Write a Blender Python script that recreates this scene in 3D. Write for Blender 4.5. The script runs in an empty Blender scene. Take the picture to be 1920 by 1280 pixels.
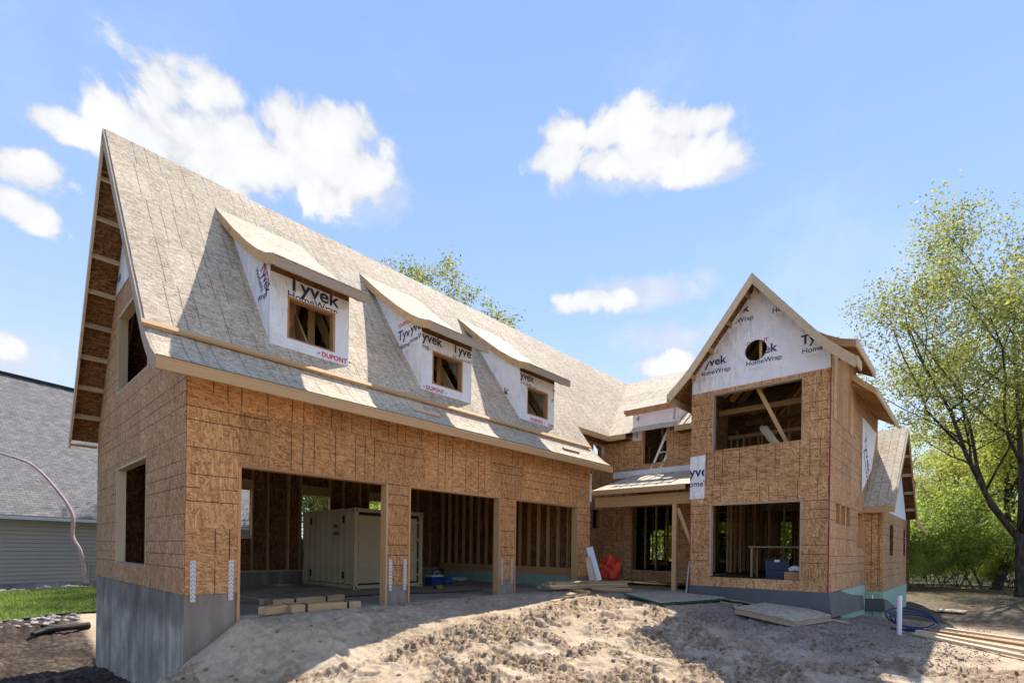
import bpy, bmesh, math, random
import numpy as np
from mathutils import Vector, Matrix
random.seed(7)
rng = np.random.default_rng(7)
SC = bpy.context.scene
COL = SC.collection

# ---------------------------------------------------------------- camera (world z = 0 is the eye height; X runs along the garage front)
FWD = Vector((0.736, 0.6764, 0.0)).normalized()
RGT = Vector((FWD.y, -FWD.x, 0.0))
ROLL = 0.014
cam_d = bpy.data.cameras.new("camera")
cam = bpy.data.objects.new("camera", cam_d)
COL.objects.link(cam)
base = Matrix((RGT, Vector((0, 0, 1)), -FWD)).transposed()
cam.matrix_world = (base @ Matrix.Rotation(ROLL, 3, 'Z')).to_4x4()
cam_d.sensor_width = 36.0
cam_d.lens = 955.0 / 1920.0 * 36.0
cam_d.shift_x = 0.0
cam_d.shift_y = (1031.0 - 640.0) / 1920.0
cam_d.clip_start = 0.05
cam_d.clip_end = 6000.0
SC.camera = cam

# ---------------------------------------------------------------- sun, sky, exposure
SUN = Vector((1.0, 0.338, 1.5)).normalized()
sun_d = bpy.data.lights.new("sun", 'SUN')
sun_d.energy = 5.0
sun_d.angle = math.radians(0.55)
sun_d.color = (1.0, 0.94, 0.85)
sun = bpy.data.objects.new("sun", sun_d)
COL.objects.link(sun)
sun.rotation_euler = (-SUN).to_track_quat('-Z', 'Y').to_euler()
sun.location = SUN * 60

VS = SC.view_settings
VS.view_transform = 'Standard'
VS.look = 'None'
VS.exposure = 0.74
VS.gamma = 1.0
VS.use_curve_mapping = False
SC.cycles.use_denoising = True
SC.cycles.use_adaptive_sampling = True
SC.cycles.adaptive_threshold = 0.03
SC.cycles.max_bounces = 4
SC.cycles.diffuse_bounces = 3
SC.cycles.transmission_bounces = 2
SC.cycles.glossy_bounces = 2

def azel(px, py):
    """direction (azimuth, elevation) of a place in the sky, from its place in the photograph"""
    t = (px - 960) / 955
    yh = 985 + .0443 * (px + 80)
    v = FWD + RGT * t + Vector((0, 0, (yh - py) / 955))
    return math.atan2(v.y, v.x), math.atan2(v.z, math.hypot(v.x, v.y))

W = bpy.data.worlds.new("World")
SC.world = W
W.use_nodes = True
nt = W.node_tree
nt.nodes.clear()
def N(tree, typ, **kw):
    n = tree.nodes.new(typ)
    for k, v in kw.items():
        setattr(n, k, v)
    return n
def mth(tree, op, a, b=None, c=None, clamp=False):
    n = tree.nodes.new('ShaderNodeMath')
    n.operation = op
    n.use_clamp = clamp
    for i, s in enumerate((a, b, c)):
        if s is None:
            continue
        if isinstance(s, (int, float)):
            n.inputs[i].default_value = s
        else:
            tree.links.new(s, n.inputs[i])
    return n.outputs[0]
def mixc(tree, fac, a, b, mode='MIX'):
    n = tree.nodes.new('ShaderNodeMix')
    n.data_type = 'RGBA'
    n.blend_type = mode
    for s, i in ((fac, 0), (a, 6), (b, 7)):
        if isinstance(s, (int, float)):
            n.inputs[i].default_value = s
        elif isinstance(s, tuple):
            n.inputs[i].default_value = s if len(s) == 4 else (*s, 1)
        else:
            tree.links.new(s, n.inputs[i])
    return n.outputs[2]
def sstep(tree, x, lo, hi):
    n = tree.nodes.new('ShaderNodeMapRange')
    n.interpolation_type = 'SMOOTHSTEP'
    tree.links.new(x, n.inputs[0])
    n.inputs[1].default_value = lo
    n.inputs[2].default_value = hi
    return n.outputs[0]

sky = N(nt, 'ShaderNodeTexSky', sky_type='NISHITA', sun_disc=False)
sky.sun_elevation = math.asin(SUN.z)
sky.sun_rotation = math.atan2(SUN.x, SUN.y)
sky.air_density = 1.0
sky.dust_density = 0.0
sky.ozone_density = 3.0
tc = N(nt, 'ShaderNodeTexCoord')
sep = N(nt, 'ShaderNodeSeparateXYZ')
nt.links.new(tc.outputs['Generated'], sep.inputs[0])
az = mth(nt, 'ARCTAN2', sep.outputs[1], sep.outputs[0])
hyp = mth(nt, 'SQRT', mth(nt, 'ADD', mth(nt, 'MULTIPLY', sep.outputs[0], sep.outputs[0]), mth(nt, 'MULTIPLY', sep.outputs[1], sep.outputs[1])))
el = mth(nt, 'ARCTAN2', sep.outputs[2], hyp)
noi = N(nt, 'ShaderNodeTexNoise')
noi.inputs['Scale'].default_value = 10.0
noi.inputs['Detail'].default_value = 10.0
noi.inputs['Roughness'].default_value = 0.64
noi.inputs['Distortion'].default_value = 0.35
nt.links.new(tc.outputs['Generated'], noi.inputs['Vector'])
noi2 = N(nt, 'ShaderNodeTexNoise')
noi2.inputs['Scale'].default_value = 2.6
noi2.inputs['Detail'].default_value = 3.0
nt.links.new(tc.outputs['Generated'], noi2.inputs['Vector'])
cxyz = N(nt, 'ShaderNodeCombineXYZ')
nt.links.new(az, cxyz.inputs[0])
nt.links.new(el, cxyz.inputs[1])
# cumulus puffs: (place x, y, half-width, half-height) in the sky
PUFFS = [(300, 160, 80, 66), (405, 160, 62, 50), (255, 240, 85, 75), (380, 250, 160, 95), (515, 215, 62, 62), (520, 300, 165, 85),
         (625, 225, 66, 46), (650, 310, 80, 60), (450, 260, 150, 95), (590, 275, 110, 75), (330, 215, 110, 90), (95, 205, 60, 30), (55, 290, 72, 36), (35, 370, 70, 30), (15, 620, 60, 36),
         (1050, 250, 70, 36), (1140, 250, 95, 55), (1290, 238, 75, 36), (1180, 305, 165, 50), (1040, 300, 65, 42), (1300, 320, 95, 36),
         (1100, 570, 80, 24), (1245, 690, 80, 24)]
SOFT = [(560, 340, 190, 75), (690, 330, 70, 80), (1200, 335, 200, 40), (1330, 340, 85, 22), (1260, 640, 130, 50), (1180, 560, 150, 40), (40, 640, 120, 70)]
def puffs(lst, k):
    blob = None
    for (x, y, rx, ry) in lst:
        a0, e0 = azel(x, y)
        a1, e1 = azel(x + rx, y)
        a2, e2 = azel(x, y - ry)
        s = N(nt, 'ShaderNodeVectorMath', operation='SUBTRACT')
        nt.links.new(cxyz.outputs[0], s.inputs[0])
        s.inputs[1].default_value = (a0, e0, 0)
        m = N(nt, 'ShaderNodeVectorMath', operation='MULTIPLY')
        nt.links.new(s.outputs[0], m.inputs[0])
        m.inputs[1].default_value = (1 / abs(a1 - a0), 1 / abs(e2 - e0), 0)
        l = N(nt, 'ShaderNodeVectorMath', operation='LENGTH')
        nt.links.new(m.outputs[0], l.inputs[0])
        v = mth(nt, 'SUBTRACT', 1.0, l.outputs['Value'])
        blob = v if blob is None else mth(nt, 'SMOOTH_MAX', blob, v, k)
    return mth(nt, 'MAXIMUM', blob, -1.0)
blob = puffs(PUFFS, 0.2)
soft = puffs(SOFT, 0.3)
nz = mth(nt, 'SUBTRACT', noi.outputs[0], 0.5)
nz2 = mth(nt, 'SUBTRACT', noi2.outputs[0], 0.5)
wv = N(nt, 'ShaderNodeVectorMath', operation='MULTIPLY_ADD')
nt.links.new(noi.outputs['Color'], wv.inputs[0])
wv.inputs[1].default_value = (.05, .05, .05)
nt.links.new(tc.outputs['Generated'], wv.inputs[2])
bil = None
for sc_, wt in ((11.0, 1.5), (27.0, .8)):
    vr = N(nt, 'ShaderNodeTexNoise')
    vr.inputs['Scale'].default_value = sc_
    vr.inputs['Detail'].default_value = 1.0
    nt.links.new(wv.outputs[0], vr.inputs['Vector'])
    q = mth(nt, 'MULTIPLY', mth(nt, 'SUBTRACT', mth(nt, 'ABSOLUTE', mth(nt, 'SUBTRACT', vr.outputs[0], .5)), .07), wt)
    bil = q if bil is None else mth(nt, 'ADD', bil, q)
dens = mth(nt, 'ADD', mth(nt, 'MULTIPLY_ADD', nz, 2.7, mth(nt, 'MULTIPLY_ADD', blob, 1.0, .10)), bil)
sdens = mth(nt, 'MULTIPLY_ADD', nz, 2.6, soft)
c_main = mth(nt, 'MAXIMUM', mth(nt, 'MULTIPLY', sstep(nt, dens, -0.08, 0.40), 0.97), mth(nt, 'MULTIPLY', sstep(nt, sdens, -.15, .75), 0.62))
# thin veil of high cloud, more towards the horizon, everywhere in the sky
veil = mth(nt, 'MULTIPLY', sstep(nt, mth(nt, 'ADD', nz2, mth(nt, 'MULTIPLY', nz, 0.45)), -0.06, 0.34), 0.30)
haze_low = sstep(nt, el, 0.62, 0.02)
veil = mth(nt, 'ADD', veil, mth(nt, 'MULTIPLY', haze_low, 0.25), clamp=True)
def ramp_w(x, stops):
    r = nt.nodes.new('ShaderNodeValToRGB')
    e = r.color_ramp.elements
    while len(e) < len(stops):
        e.new(.5)
    for i, (p, c) in enumerate(stops):
        e[i].position = p
        e[i].color = (*[k / 6 for k in c], 1)
    nt.links.new(mth(nt, 'DIVIDE', x, 1.2, clamp=True), r.inputs[0])
    return mixc(nt, 1.0, r.outputs[0], (6, 6, 6, 1), 'MULTIPLY')
bgs = N(nt, 'ShaderNodeBackground')
SKY_S = 0.145
bgs.inputs[1].default_value = SKY_S
grad = ramp_w(el, [(0.0, (3.2, 3.8, 4.6)), (.35, (1.85, 2.7, 4.5)), (1.0, (1.0, 1.75, 4.0))])
tint = mixc(nt, 0.72, sky.outputs[0], grad)
shade = mth(nt, 'MULTIPLY_ADD', sstep(nt, dens, 0.0, 0.75), 0.75, mth(nt, 'MULTIPLY_ADD', bil, 1.3, 3.35))
whites = N(nt, 'ShaderNodeCombineColor')
for i, k in enumerate((0.985, 1.0, 1.03)):
    nt.links.new(mth(nt, 'MULTIPLY', shade, k), whites.inputs[i])
skyc = mixc(nt, veil, tint, (3.9, 4.2, 4.7, 1))
skyc = mixc(nt, c_main, skyc, whites.outputs[0])
nt.links.new(skyc, bgs.inputs[0])
wo = N(nt, 'ShaderNodeOutputWorld')
nt.links.new(bgs.outputs[0], wo.inputs[0])

# ---------------------------------------------------------------- helpers
def px(x, y, d=None, z=None):
    """photo place -> world point, at depth d or on height z"""
    yh = 985 + .0443 * (x + 80)
    if d is None:
        d = -z * 955 / (y - yh)
    p = FWD * d + RGT * ((x - 960) / 955 * d)
    return Vector((p.x, p.y, (yh - y) / 955 * d))

def wmat(o):
    m = o.matrix_basis.copy()
    if o.parent:
        m = wmat(o.parent) @ o.matrix_parent_inverse @ m
    return m
def put(o, parent=None):
    COL.objects.link(o)
    if parent is not None:
        o.parent = parent
        o.matrix_parent_inverse = wmat(parent).inverted()
    return o
def mk(name, verts, faces, mat, parent=None, uvs=None, smooth=False):
    me = bpy.data.meshes.new(name)
    me.from_pydata([tuple(v) for v in verts], [], faces)
    if mat:
        me.materials.append(mat)
    if uvs is not None:
        ul = me.uv_layers.new(name="UVMap")
        for l in me.loops:
            ul.data[l.index].uv = uvs[l.vertex_index]
    if smooth:
        me.polygons.foreach_set('use_smooth', [True] * len(me.polygons))
    me.update()
    return put(bpy.data.objects.new(name, me), parent)
def empty(name, loc, label, cat, group=None):
    o = bpy.data.objects.new(name, None)
    o.location = loc
    o.empty_display_size = 0.3
    COL.objects.link(o)
    return tag(o, label, cat, group)
def tag(o, label=None, cat=None, group=None, kind=None):
    for k, v in (('label', label), ('category', cat), ('group', group), ('kind', kind)):
        if v:
            o[k] = v
    return o
CV = [(-.5, -.5, -.5), (.5, -.5, -.5), (.5, .5, -.5), (-.5, .5, -.5), (-.5, -.5, .5), (.5, -.5, .5), (.5, .5, .5), (-.5, .5, .5)]
CF = [(0, 3, 2, 1), (4, 5, 6, 7), (0, 1, 5, 4), (1, 2, 6, 5), (2, 3, 7, 6), (3, 0, 4, 7)]
_cubes = {}
def cube_mesh(mat):
    if mat.name not in _cubes:
        me = bpy.data.meshes.new("board_" + mat.name)
        me.from_pydata(CV, [], CF)
        me.materials.append(mat)
        _cubes[mat.name] = me
    return _cubes[mat.name]
def box(name, x0, x1, y0, y1, z0, z1, mat, parent=None):
    """axis-aligned board; its long side becomes local x so that grain runs along it"""
    d = (x1 - x0, y1 - y0, z1 - z0)
    c = Vector(((x0 + x1) / 2, (y0 + y1) / 2, (z0 + z1) / 2))
    ax = max(range(3), key=lambda i: abs(d[i]))
    if ax == 0:
        R = Matrix(((1, 0, 0), (0, 1, 0), (0, 0, 1))); s = d
    elif ax == 1:
        R = Matrix(((0, -1, 0), (1, 0, 0), (0, 0, 1))); s = (d[1], d[0], d[2])
    else:
        R = Matrix(((0, 0, 1), (0, 1, 0), (-1, 0, 0))); s = (d[2], d[1], d[0])
    o = bpy.data.objects.new(name, cube_mesh(mat))
    o.matrix_basis = Matrix.Translation(c) @ R.to_4x4() @ Matrix.Diagonal((*[abs(k) for k in s], 1))
    return put(o, parent)
def beam(name, p0, p1, w, h, mat, parent=None, up=(0, 0, 1)):
    """board from p0 to p1; w across, h along up"""
    p0, p1 = Vector(p0), Vector(p1)
    x = (p1 - p0).normalized()
    u = Vector(up)
    if abs(u.dot(x)) > .98:
        u = Vector((1, 0, 0))
    y = u.cross(x).normalized()
    z = x.cross(y)
    R = Matrix((x, y, z)).transposed().to_4x4()
    o = bpy.data.objects.new(name, cube_mesh(mat))
    o.matrix_basis = Matrix.Translation((p0 + p1) / 2) @ R @ Matrix.Diagonal(((p1 - p0).length, w, h, 1))
    return put(o, parent)
def swept(name, prof, ext, thick, mat, parent=None, smooth=False, axis=0):
    """closed sheet: profile points swept by ext, given thickness thick"""
    prof = [Vector(p) for p in prof]
    ext, thick = Vector(ext), Vector(thick)
    n = len(prof)
    V, UV = [], []
    L = 0
    for i, p in enumerate(prof):
        if i:
            L += (p - prof[i - 1]).length
        for q, u in ((p, 0), (p + ext, ext.length), (p + ext + thick, ext.length), (p + thick, 0)):
            V.append(q)
            UV.append((u, L) if axis == 0 else (L, u))
    F = []
    for i in range(n - 1):
        a, b = 4 * i, 4 * i + 4
        for k in range(4):
            F.append((a + k, a + (k + 1) % 4, b + (k + 1) % 4, b + k))
    F += [(3, 2, 1, 0), (4 * n - 4, 4 * n - 3, 4 * n - 2, 4 * n - 1)]
    o = mk(name, V, F, mat, parent, UV)
    bm = bmesh.new(); bm.from_mesh(o.data)
    bmesh.ops.recalc_face_normals(bm, faces=bm.faces[:]); bm.to_mesh(o.data); bm.free()
    return o
def clip(poly, nx, ny, c):
    out = []
    for i in range(len(poly)):
        p, q = poly[i], poly[(i + 1) % len(poly)]
        dp, dq = nx * p[0] + ny * p[1] - c, nx * q[0] + ny * q[1] - c
        if dp <= 0:
            out.append(p)
        if dp * dq < 0:
            t = dp / (dp - dq)
            out.append((p[0] + (q[0] - p[0]) * t, p[1] + (q[1] - p[1]) * t))
    return out
def area(p):
    return abs(sum(p[i][0] * p[(i + 1) % len(p)][1] - p[(i + 1) % len(p)][0] * p[i][1] for i in range(len(p)))) / 2
def cut(polys, hole):
    """take a rectangle (a0,a1,b0,b1) out of convex pieces"""
    a0, a1, b0, b1 = hole
    out = []
    for p in polys:
        l = clip(p, 1, 0, a0); r = clip(p, -1, 0, -a1)
        m = clip(clip(p, -1, 0, -a0), 1, 0, a1)
        lo = clip(m, 0, 1, b0) if m else []; hi = clip(m, 0, -1, -b1) if m else []
        out += [q for q in (l, r, lo, hi) if len(q) > 2 and area(q) > .0012]
    return out
class Frame:
    def __init__(s, O, a, b):
        s.O, s.a, s.b = Vector(O), Vector(a).normalized(), Vector(b).normalized()
        s.n = s.a.cross(s.b)
    def P(s, a, b, n=0):
        return s.O + s.a * a + s.b * b + s.n * n
def sheet(name, F, poly, mat, parent, t=.012, base=0.0, axis=0, o=(0, 0)):
    k = len(poly)
    V = [F.P(a, b, base + t) for a, b in poly] + [F.P(a, b, base) for a, b in poly]
    UV = [((a - o[0], b - o[1]) if axis == 0 else (b - o[1], a - o[0])) for a, b in poly] * 2
    s = sum(poly[i][0] * poly[(i + 1) % k][1] - poly[(i + 1) % k][0] * poly[i][1] for i in range(k))
    f = list(range(k)); g = [2 * k - 1 - i for i in range(k)]
    faces = [tuple(f), tuple(g)] + [(i, i + k, (i + 1) % k + k, (i + 1) % k) for i in range(k)]
    if s < 0:
        faces = [tuple(reversed(q)) for q in faces]
    return mk(name, V, faces, mat, parent, UV)
def panel(F, a0, a1, b0, b1, mat, parent, holes=(), outline=(), axis=0, base=0.0, t=.012, gap=.0008, name='osb_panel'):
    """one sheet of board, cut round openings and along the outline half-planes"""
    p = [(a0 + gap, b0 + gap), (a1 - gap, b0 + gap), (a1 - gap, b1 - gap), (a0 + gap, b1 - gap)]
    for (nx, ny, c) in outline:
        if len(p) > 2:
            p = clip(p, nx, ny, c)
    if len(p) < 3 or area(p) < .0012:
        return
    ps = [p]
    for h in holes:
        if h[0] < a1 and h[1] > a0 and h[2] < b1 and h[3] > b0:
            ps = cut(ps, h)
    for q in ps:
        sheet(name, F, q, mat, parent, t, base + random.uniform(0, .0035), axis, (a0 - random.choice((0, 0, .05)), b0))
def panels(F, a0, a1, b0, b1, mat, parent, pa=2.44, pb=1.22, holes=(), outline=(), axis=0, stagger=.5, base=0.0, t=.012, start=0.0, name='osb_panel'):
    b, r = b0, 0
    while b < b1 - .02:
        be = min(b + pb, b1)
        a = a0 - (start + (r % 2) * stagger * pa) % pa
        while a < a1 - .01:
            s, e = max(a, a0), min(a + pa, a1)
            if e - s > .02:
                panel(F, s, e, b, be, mat, parent, holes, outline, axis, base, t, name=name)
            a += pa
        b = be
        r += 1
def vrow(F, a0, a1, b0, b1, mat, parent, holes=(), outline=(), base=0.0, pb=2.44, start=0.0, name='osb_panel'):
    panels(F, a0, a1, b0, b1, mat, parent, 1.22, pb, holes, outline, 1, 0.0, base, start=start, name=name)

# ---------------------------------------------------------------- materials
def new_mat(name, rough=.8, spec=.25):
    m = bpy.data.materials.new(name)
    m.use_nodes = True
    t = m.node_tree
    b = t.nodes['Principled BSDF']
    b.inputs['Roughness'].default_value = rough
    b.inputs['Specular IOR Level'].default_value = spec
    return m, t, b
def ramp(t, fac, stops):
    r = t.nodes.new('ShaderNodeValToRGB')
    e = r.color_ramp.elements
    while len(e) < len(stops):
        e.new(.5)
    for i, (p, c) in enumerate(stops):
        e[i].position = p
        e[i].color = (*c, 1)
    t.links.new(fac, r.inputs[0])
    return r.outputs[0]
def mapping(t, vec, rot=(0, 0, 0), scale=(1, 1, 1), loc=(0, 0, 0)):
    m = t.nodes.new('ShaderNodeMapping')
    m.inputs['Rotation'].default_value = rot
    m.inputs['Scale'].default_value = scale
    m.inputs['Location'].default_value = loc
    t.links.new(vec, m.inputs['Vector'])
    return m.outputs[0]
def noise(t, vec, scale, detail=3, rough=.55, dims='3D'):
    n = t.nodes.new('ShaderNodeTexNoise')
    n.noise_dimensions = dims
    n.inputs['Scale'].default_value = scale
    n.inputs['Detail'].default_value = detail
    n.inputs['Roughness'].default_value = rough
    if vec is not None:
        t.links.new(vec, n.inputs['Vector'])
    return n.outputs[0]
def bump(t, b, h, strength, dist=.01):
    n = t.nodes.new('ShaderNodeBump')
    n.inputs['Strength'].default_value = strength
    n.inputs['Distance'].default_value = dist
    t.links.new(h, n.inputs['Height'])
    t.links.new(n.outputs[0], b.inputs['Normal'])
def osb(name, stops, lines=.8, vary=.16, align=.0, flake=1.0, white=0.0):
    m, t, b = new_mat(name, .82, .2)
    uv = t.nodes.new('ShaderNodeUVMap').outputs[0]
    oi = t.nodes.new('ShaderNodeObjectInfo')
    off = t.nodes.new('ShaderNodeVectorMath'); off.operation = 'ADD'
    cx = t.nodes.new('ShaderNodeCombineXYZ')
    t.links.new(mth(t, 'MULTIPLY', oi.outputs['Random'], 61.0), cx.inputs[0])
    t.links.new(mth(t, 'MULTIPLY', oi.outputs['Random'], 37.0), cx.inputs[1])
    t.links.new(uv, off.inputs[0]); t.links.new(cx.outputs[0], off.inputs[1])
    P = off.outputs[0]
    wob = t.nodes.new('ShaderNodeTexNoise'); wob.inputs['Scale'].default_value = 6.0
    t.links.new(P, wob.inputs['Vector'])
    w2 = t.nodes.new('ShaderNodeVectorMath'); w2.operation = 'MULTIPLY_ADD'
    t.links.new(wob.outputs['Color'], w2.inputs[0]); w2.inputs[1].default_value = (.035, .035, 0); t.links.new(P, w2.inputs[2])
    P = w2.outputs[0]
    tone = None
    for k, (ang, L, Wd) in enumerate(((.35, .11, .022), (-.5, .10, .020), (1.25 * (1 - align), .085, .022), (.05, .13, .018))):
        v = t.nodes.new('ShaderNodeTexVoronoi'); v.voronoi_dimensions = '2D'
        v.inputs['Scale'].default_value = 1.0
        t.links.new(mapping(t, mapping(t, P, rot=(0, 0, ang), loc=(k * 3.7, k * 1.9, 0)), scale=(1 / (L * flake), 1 / (Wd * flake), 1)), v.inputs['Vector'])
        sp = t.nodes.new('ShaderNodeSeparateColor'); t.links.new(v.outputs['Color'], sp.inputs[0])
        if tone is None:
            tone = sp.outputs[0]
        else:
            mm = t.nodes.new('ShaderNodeMix')
            t.links.new(mth(t, 'GREATER_THAN', sp.outputs[1], .62), mm.inputs[0])
            t.links.new(tone, mm.inputs[2]); t.links.new(sp.outputs[0], mm.inputs[3])
            tone = mm.outputs[0]
    big = noise(t, P, 1.3, 3)
    tone2 = mth(t, 'ADD', mth(t, 'MULTIPLY_ADD', tone, .8, .1), mth(t, 'MULTIPLY', mth(t, 'SUBTRACT', big, .5), .5), clamp=True)
    col = ramp(t, tone2, stops)
    # per-sheet tone
    hs = t.nodes.new('ShaderNodeHueSaturation')
    t.links.new(col, hs.inputs['Color'])
    t.links.new(mth(t, 'MULTIPLY_ADD', oi.outputs['Random'], vary * 2, 1 - vary), hs.inputs['Value'])
    col = hs.outputs[0]
    if white:
        v = t.nodes.new('ShaderNodeTexVoronoi'); v.voronoi_dimensions = '2D'; v.inputs['Scale'].default_value = 9.0
        t.links.new(P, v.inputs['Vector'])
        sp = t.nodes.new('ShaderNodeSeparateColor'); t.links.new(v.outputs['Color'], sp.inputs[0])
        k = mth(t, 'MULTIPLY', mth(t, 'GREATER_THAN', sp.outputs[0], .86), mth(t, 'LESS_THAN', v.outputs['Distance'], .33))
        col = mixc(t, mth(t, 'MULTIPLY', k, white), col, (.72, .68, .60))
    if lines:
        su = t.nodes.new('ShaderNodeSeparateXYZ'); t.links.new(uv, su.inputs[0])
        ln = None
        for pitch in (.4064, .6096):
            fr = mth(t, 'FRACT', mth(t, 'DIVIDE', mth(t, 'ADD', su.outputs[0], .008), pitch))
            l = mth(t, 'LESS_THAN', fr, .014 / pitch)
            ln = l if ln is None else mth(t, 'MAXIMUM', ln, l)
        ln = mth(t, 'MULTIPLY', ln, mth(t, 'GREATER_THAN', su.outputs[0], .1))
        fade = sstep(t, noise(t, P, 2.1, 2), .24, .46)
        col = mixc(t, mth(t, 'MULTIPLY', mth(t, 'MULTIPLY', ln, fade), lines), col, (.025, .02, .02))
    t.links.new(col, b.inputs['Base Color'])
    bump(t, b, tone, .22, .004)
    return m
OSB_F = osb('osb_fresh', [(0, (.22, .085, .033)), (.25, (.40, .185, .073)), (.6, (.53, .278, .117)), (1, (.67, .415, .205))], .9, .24, flake=.92)
OSB_G = osb('osb_gable', [(0, (.19, .09, .042)), (.35, (.38, .21, .105)), (.7, (.50, .305, .165)), (1, (.64, .44, .265))], .75, .09)
OSB_T = osb('osb_tower', [(0, (.18, .078, .032)), (.32, (.39, .205, .09)), (.66, (.53, .305, .142)), (1, (.68, .45, .245))], .8, .11)
OSB_R = osb('osb_roof', [(0, (.22, .155, .10)), (.3, (.42, .325, .22)), (.65, (.54, .445, .325)), (1, (.72, .62, .475))], .6, .10, 0, .8, .3)
OSB_SHADE = osb('osb_shade', [(0, (.05, .02, .008)), (.4, (.15, .068, .027)), (.75, (.25, .125, .052)), (1, (.36, .20, .09))], 0, .1)  # shade indoors and under eaves is put into this darker board colour
OSB_D = osb('osb_new_roof', [(0, (.30, .23, .16)), (.4, (.47, .38, .275)), (1, (.62, .53, .41))], .0, .05)
def wood(name, c0, c1, knots=.0, rough=.75):
    m, t, b = new_mat(name, rough, .25)
    tcn = t.nodes.new('ShaderNodeTexCoord'); oi = t.nodes.new('ShaderNodeObjectInfo')
    cx = t.nodes.new('ShaderNodeCombineXYZ')
    for i in range(3):
        t.links.new(mth(t, 'MULTIPLY', oi.outputs['Random'], 23.0 + 11 * i), cx.inputs[i])
    ad = t.nodes.new('ShaderNodeVectorMath'); ad.operation = 'ADD'
    t.links.new(tcn.outputs['Object'], ad.inputs[0]); t.links.new(cx.outputs[0], ad.inputs[1])
    g = noise(t, mapping(t, ad.outputs[0], scale=(1.6, 9, 9)), 1.0, 4, .6)
    g2 = noise(t, mapping(t, ad.outputs[0], scale=(3, 40, 40)), 1.0, 2, .6)
    f = mth(t, 'ADD', mth(t, 'MULTIPLY', g, .7), mth(t, 'MULTIPLY', g2, .3))
    col = ramp(t, f, [(.3, c0), (.7, c1)])
    hs = t.nodes.new('ShaderNodeHueSaturation'); t.links.new(col, hs.inputs['Color'])
    t.links.new(mth(t, 'MULTIPLY_ADD', oi.outputs['Random'], .36, .8), hs.inputs['Value'])
    v = t.nodes.new('ShaderNodeTexVoronoi'); v.inputs['Scale'].default_value = 1.0
    t.links.new(mapping(t, ad.outputs[0], scale=(5, 1.6, 1.6)), v.inputs['Vector'])
    col = mixc(t, mth(t, 'MULTIPLY', mth(t, 'LESS_THAN', v.outputs['Distance'], .075), .65), hs.outputs[0], (.10, .05, .025))
    t.links.new(col, b.inputs['Base Color'])
    bump(t, b, g2, .15, .003)
    return m
WOOD = wood('spruce_lumber', (.42, .25, .115), (.60, .41, .215))
WOODP = wood('pale_lumber', (.50, .38, .24), (.66, .53, .36))
WOODO = wood('orange_lumber', (.40, .20, .085), (.56, .32, .15))
WOODG = wood('weathered_lumber', (.34, .26, .185), (.48, .39, .29))
def plain(name, c, rough=.7, metal=0.0, vary=.12, scale=4.0, spec=.3, bmp=0.0):
    m, t, b = new_mat(name, rough, spec)
    tcn = t.nodes.new('ShaderNodeTexCoord')
    n = noise(t, tcn.outputs['Object'], scale, 5)
    col = ramp(t, n, [(.3, tuple(k * (1 - vary) for k in c)), (.7, tuple(min(1, k * (1 + vary)) for k in c))])
    t.links.new(col, b.inputs['Base Color'])
    b.inputs['Metallic'].default_value = metal
    if bmp:
        bump(t, b, n, bmp, .02)
    return m
def wrap_mat():
    m, t, b = new_mat('house_wrap', .55, .3)
    g = t.nodes.new('ShaderNodeNewGeometry')
    n = noise(t, g.outputs['Position'], 2.2, 4)
    n2 = noise(t, mapping(t, g.outputs['Position'], scale=(1, 1, .35)), 7.0, 3)
    sp = noise(t, g.outputs['Position'], 22.0, 1)
    col = ramp(t, n, [(.3, (.74, .75, .79)), (.7, (.82, .83, .86))])
    col = mixc(t, mth(t, 'MULTIPLY', mth(t, 'GREATER_THAN', sp, .735), .5), col, (.35, .37, .42))
    t.links.new(col, b.inputs['Base Color'])
    bump(t, b, mth(t, 'ADD', n, mth(t, 'MULTIPLY', n2, .7)), 1.0, .11)
    return m
WRAP = wrap_mat()
INK = plain('navy_print', (.035, .045, .12), .6, vary=.1)
RED = plain('red_print', (.55, .045, .06), .6, vary=.1)
BLACKP = plain('black_paint', (.02, .02, .02), .6)
def concrete():
    m, t, b = new_mat('poured_concrete', .85, .2)
    g = t.nodes.new('ShaderNodeNewGeometry')
    P = g.outputs['Position']
    n = noise(t, P, 1.4, 6, .62)
    s = noise(t, mapping(t, P, scale=(3.2, 3.2, .22)), 1.0, 4)
    f = mth(t, 'ADD', mth(t, 'MULTIPLY', n, .55), mth(t, 'MULTIPLY', s, .45))
    col = ramp(t, f, [(.33, (.15, .138, .115)), (.5, (.34, .312, .268)), (.66, (.62, .575, .50))])
    sx = t.nodes.new('ShaderNodeSeparateXYZ'); t.links.new(P, sx.inputs[0])
    # damp dark band just under the sill, ragged lower edge
    band = sstep(t, mth(t, 'ADD', sx.outputs[2], mth(t, 'MULTIPLY', noise(t, mapping(t, P, scale=(2.5, 2.5, .8)), 1.0, 4), .9)), -.98, -.62)
    col = mixc(t, mth(t, 'MULTIPLY', band, .55), col, (.09, .085, .08))
    # board joints of the form work
    fr = mth(t, 'FRACT', mth(t, 'DIVIDE', mth(t, 'ADD', sx.outputs[0], sx.outputs[1]), .61))
    col = mixc(t, mth(t, 'MULTIPLY', mth(t, 'LESS_THAN', fr, .018), .6), col, (.10, .10, .10))
    t.links.new(col, b.inputs['Base Color'])
    bump(t, b, mth(t, 'ADD', n, mth(t, 'MULTIPLY', noise(t, P, 30, 3), .3)), .35, .02)
    return m
CONC = concrete()
CONC2 = plain('sandy_concrete', (.25, .215, .18), .9, vary=.35, scale=2.2, bmp=.3)
MEMB = plain('grey_membrane', (.085, .088, .095), .55, vary=.2, scale=1.5, bmp=.5)
FOAM = plain('green_foam_board', (.30, .44, .36), .8, vary=.12)
GALV = plain('galvanised_strap', (.55, .57, .60), .45, .5, vary=.08)
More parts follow.
